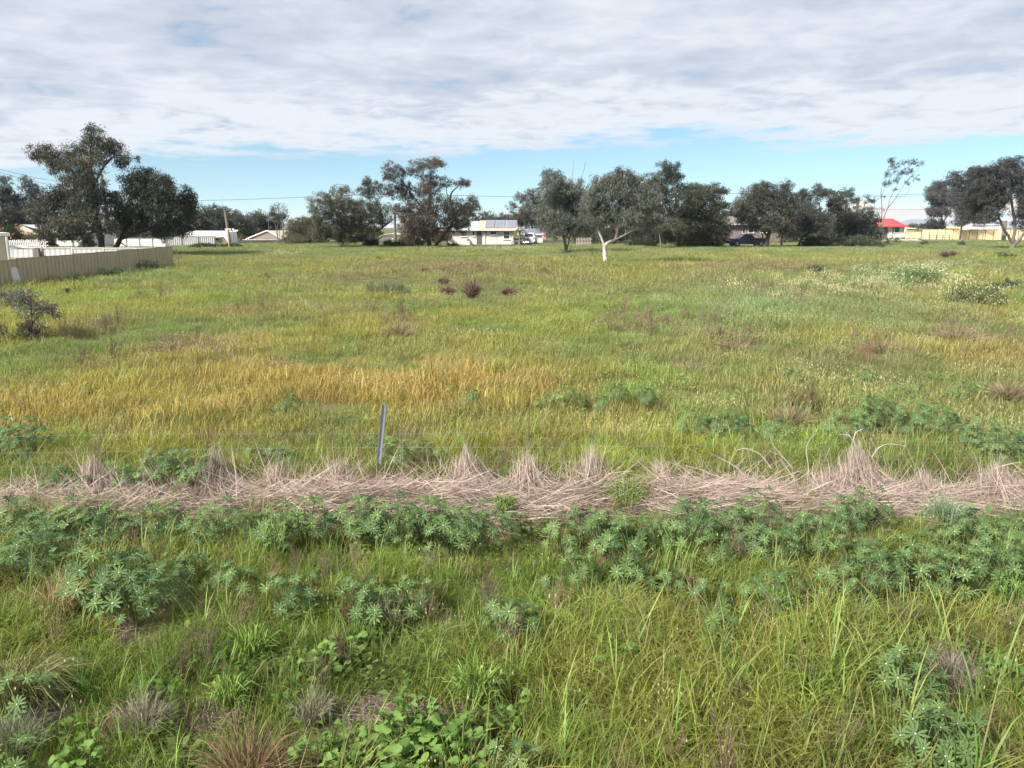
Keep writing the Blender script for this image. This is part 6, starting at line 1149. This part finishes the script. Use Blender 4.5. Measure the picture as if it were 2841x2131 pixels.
# middle: 10 to 32 m
x, y = band(9.8, 33, 11, 1.5); px, py, c, W = field_cover(x, y); u = rng.random(len(x)); hv = .75 + .8 * np.clip((W['n1'] - .25) * 1.8, 0, 1) + .35 * W['dry'] + .25 * W['blue']; hv = hv * (.55 + .9 * W['n2'])
m = u < .72; put(x[m], y[m], 'mid', c[m], hv[m])
m = (u >= .72) & (u < .80); put(x[m], y[m], 'midhead', c[m], hv[m] * .9)
m = (u >= .80) & (u < .88); put(x[m], y[m], 'leafy', (c[m] + C('green')) * .5, 1.2)
m = (u >= .88) & (W['brown'] > .2); put(x[m], y[m], 'twiggy', np.tile(C('brown') * 1.3, (m.sum(), 1)), 1.5)
m = (u >= .88) & (W['brown'] <= .2); put(x[m], y[m], 'mid', c[m], hv[m] * 1.1)
# taller clumps of one kind or another that break the carpet
x, y = band(9.8, 60, .55, 2.0); px, py, c, W = field_cover(x, y); pick = np.array([C(k) for k in ('deep', 'green', 'bluegreen', 'brown', 'ygreen', 'dull')])[rng.integers(0, 6, len(x))]; big = fbm(x, y, 4.0, 91) > .42
x, y, c, pick = x[big], y[big], c[big], pick[big]; put(x, y, 'mid', c * .35 + pick * .65, rng.uniform(.5, 1.5, len(x)), .2)
# far: 32 to 150 m
x, y = band(32, 150, 2.2, 3.0); px, py, c, W = field_cover(x, y); u = rng.random(len(x)); hv = .55 + .9 * np.clip((W['n1'] - .25) * 1.8, 0, 1) + .3 * W['blue']
hv = hv * (1 - .5 * np.clip((y - 85) / 15, 0, 1)); ok = (y < 112) | (px > 2300) & (y < 140) | (y < 118) & (rng.random(len(y)) < .6); x, y, px, py, c, u, hv = thin(ok, x, y, px, py, c, u, hv); W = {k: v[ok] for k, v in W.items()}
dz_ = np.zeros_like(px)
for cx, cy, rx, ry, k in ((1400, 694, 150, 9, .3), (2560, 752, 190, 26, .25), (780, 706, 60, 8, .3)): dz_ = np.maximum(dz_, ell(px, py, cx, cy, rx, ry) * k)
sp = np.maximum(ell(px, py, 2300, 805, 260, 40) * .15, ell(px, py, 2690, 830, 130, 40) * .2)
kd = rng.random(len(x)); md_ = kd < dz_; ms = ~md_ & (kd < sp); rest = ~md_ & ~ms
put(x[md_], y[md_], 'daisy', c[md_], hv[md_] * .9); put(x[ms], y[ms], 'spike', c[ms], hv[ms])
m = rest & (u < .85); put(x[m], y[m], 'far', c[m], hv[m]); m = rest & (u >= .85); put(x[m], y[m], 'farhead', c[m], hv[m] * .85)
# daisies and spikes also nearer
for (cx, cy, rx, ry, kind, n, s_) in ((2350, 800, 240, 40, 'spike', 90, .7), (2560, 750, 200, 32, 'daisy', 130, 1.0), (1400, 692, 170, 8, 'daisy', 150, 1.0), (790, 708, 50, 6, 'daisy', 30, 1.0)):
    qx = rng.normal(cx, rx * .5, n); qy = np.clip(rng.normal(cy, ry * .5, n), 688, 1000); gp = Gv(qx, qy); _, _, c, W = field_cover(gp[:, 0], gp[:, 1]); put(gp[:, 0], gp[:, 1], kind, c, s_)
scatter('meadow_grass', 'rough green and straw-coloured paddock grass covering the whole field', 'grass', np.concatenate(pts), np.concatenate(rots), np.concatenate(scs), np.concatenate(ids), np.clip(np.concatenate(cls), 0, 1), PROTO['grass_tuft'])

# ------------------------------------------------------------------ air: thin haze over the whole place
hz_ = MB().box(-45000, 45000, -200, 20000, -8, 95).build('haze', None); hz_['kind'] = 'stuff'
hm = bpy.data.materials.new('thin haze'); hm.use_nodes = True; t = NT(hm.node_tree); t.n.clear()
ou = t.add('ShaderNodeOutputMaterial'); t.l.new(t.add('ShaderNodeVolumePrincipled', {'Color': (0.80, 0.88, 1.0, 1), 'Density': 9e-5, 'Anisotropy': 0.0}).outputs[0], ou.inputs['Volume'])
hz_.data.materials.append(hm); tag(hz_, 'thin pale haze lying over the whole plain', 'haze')
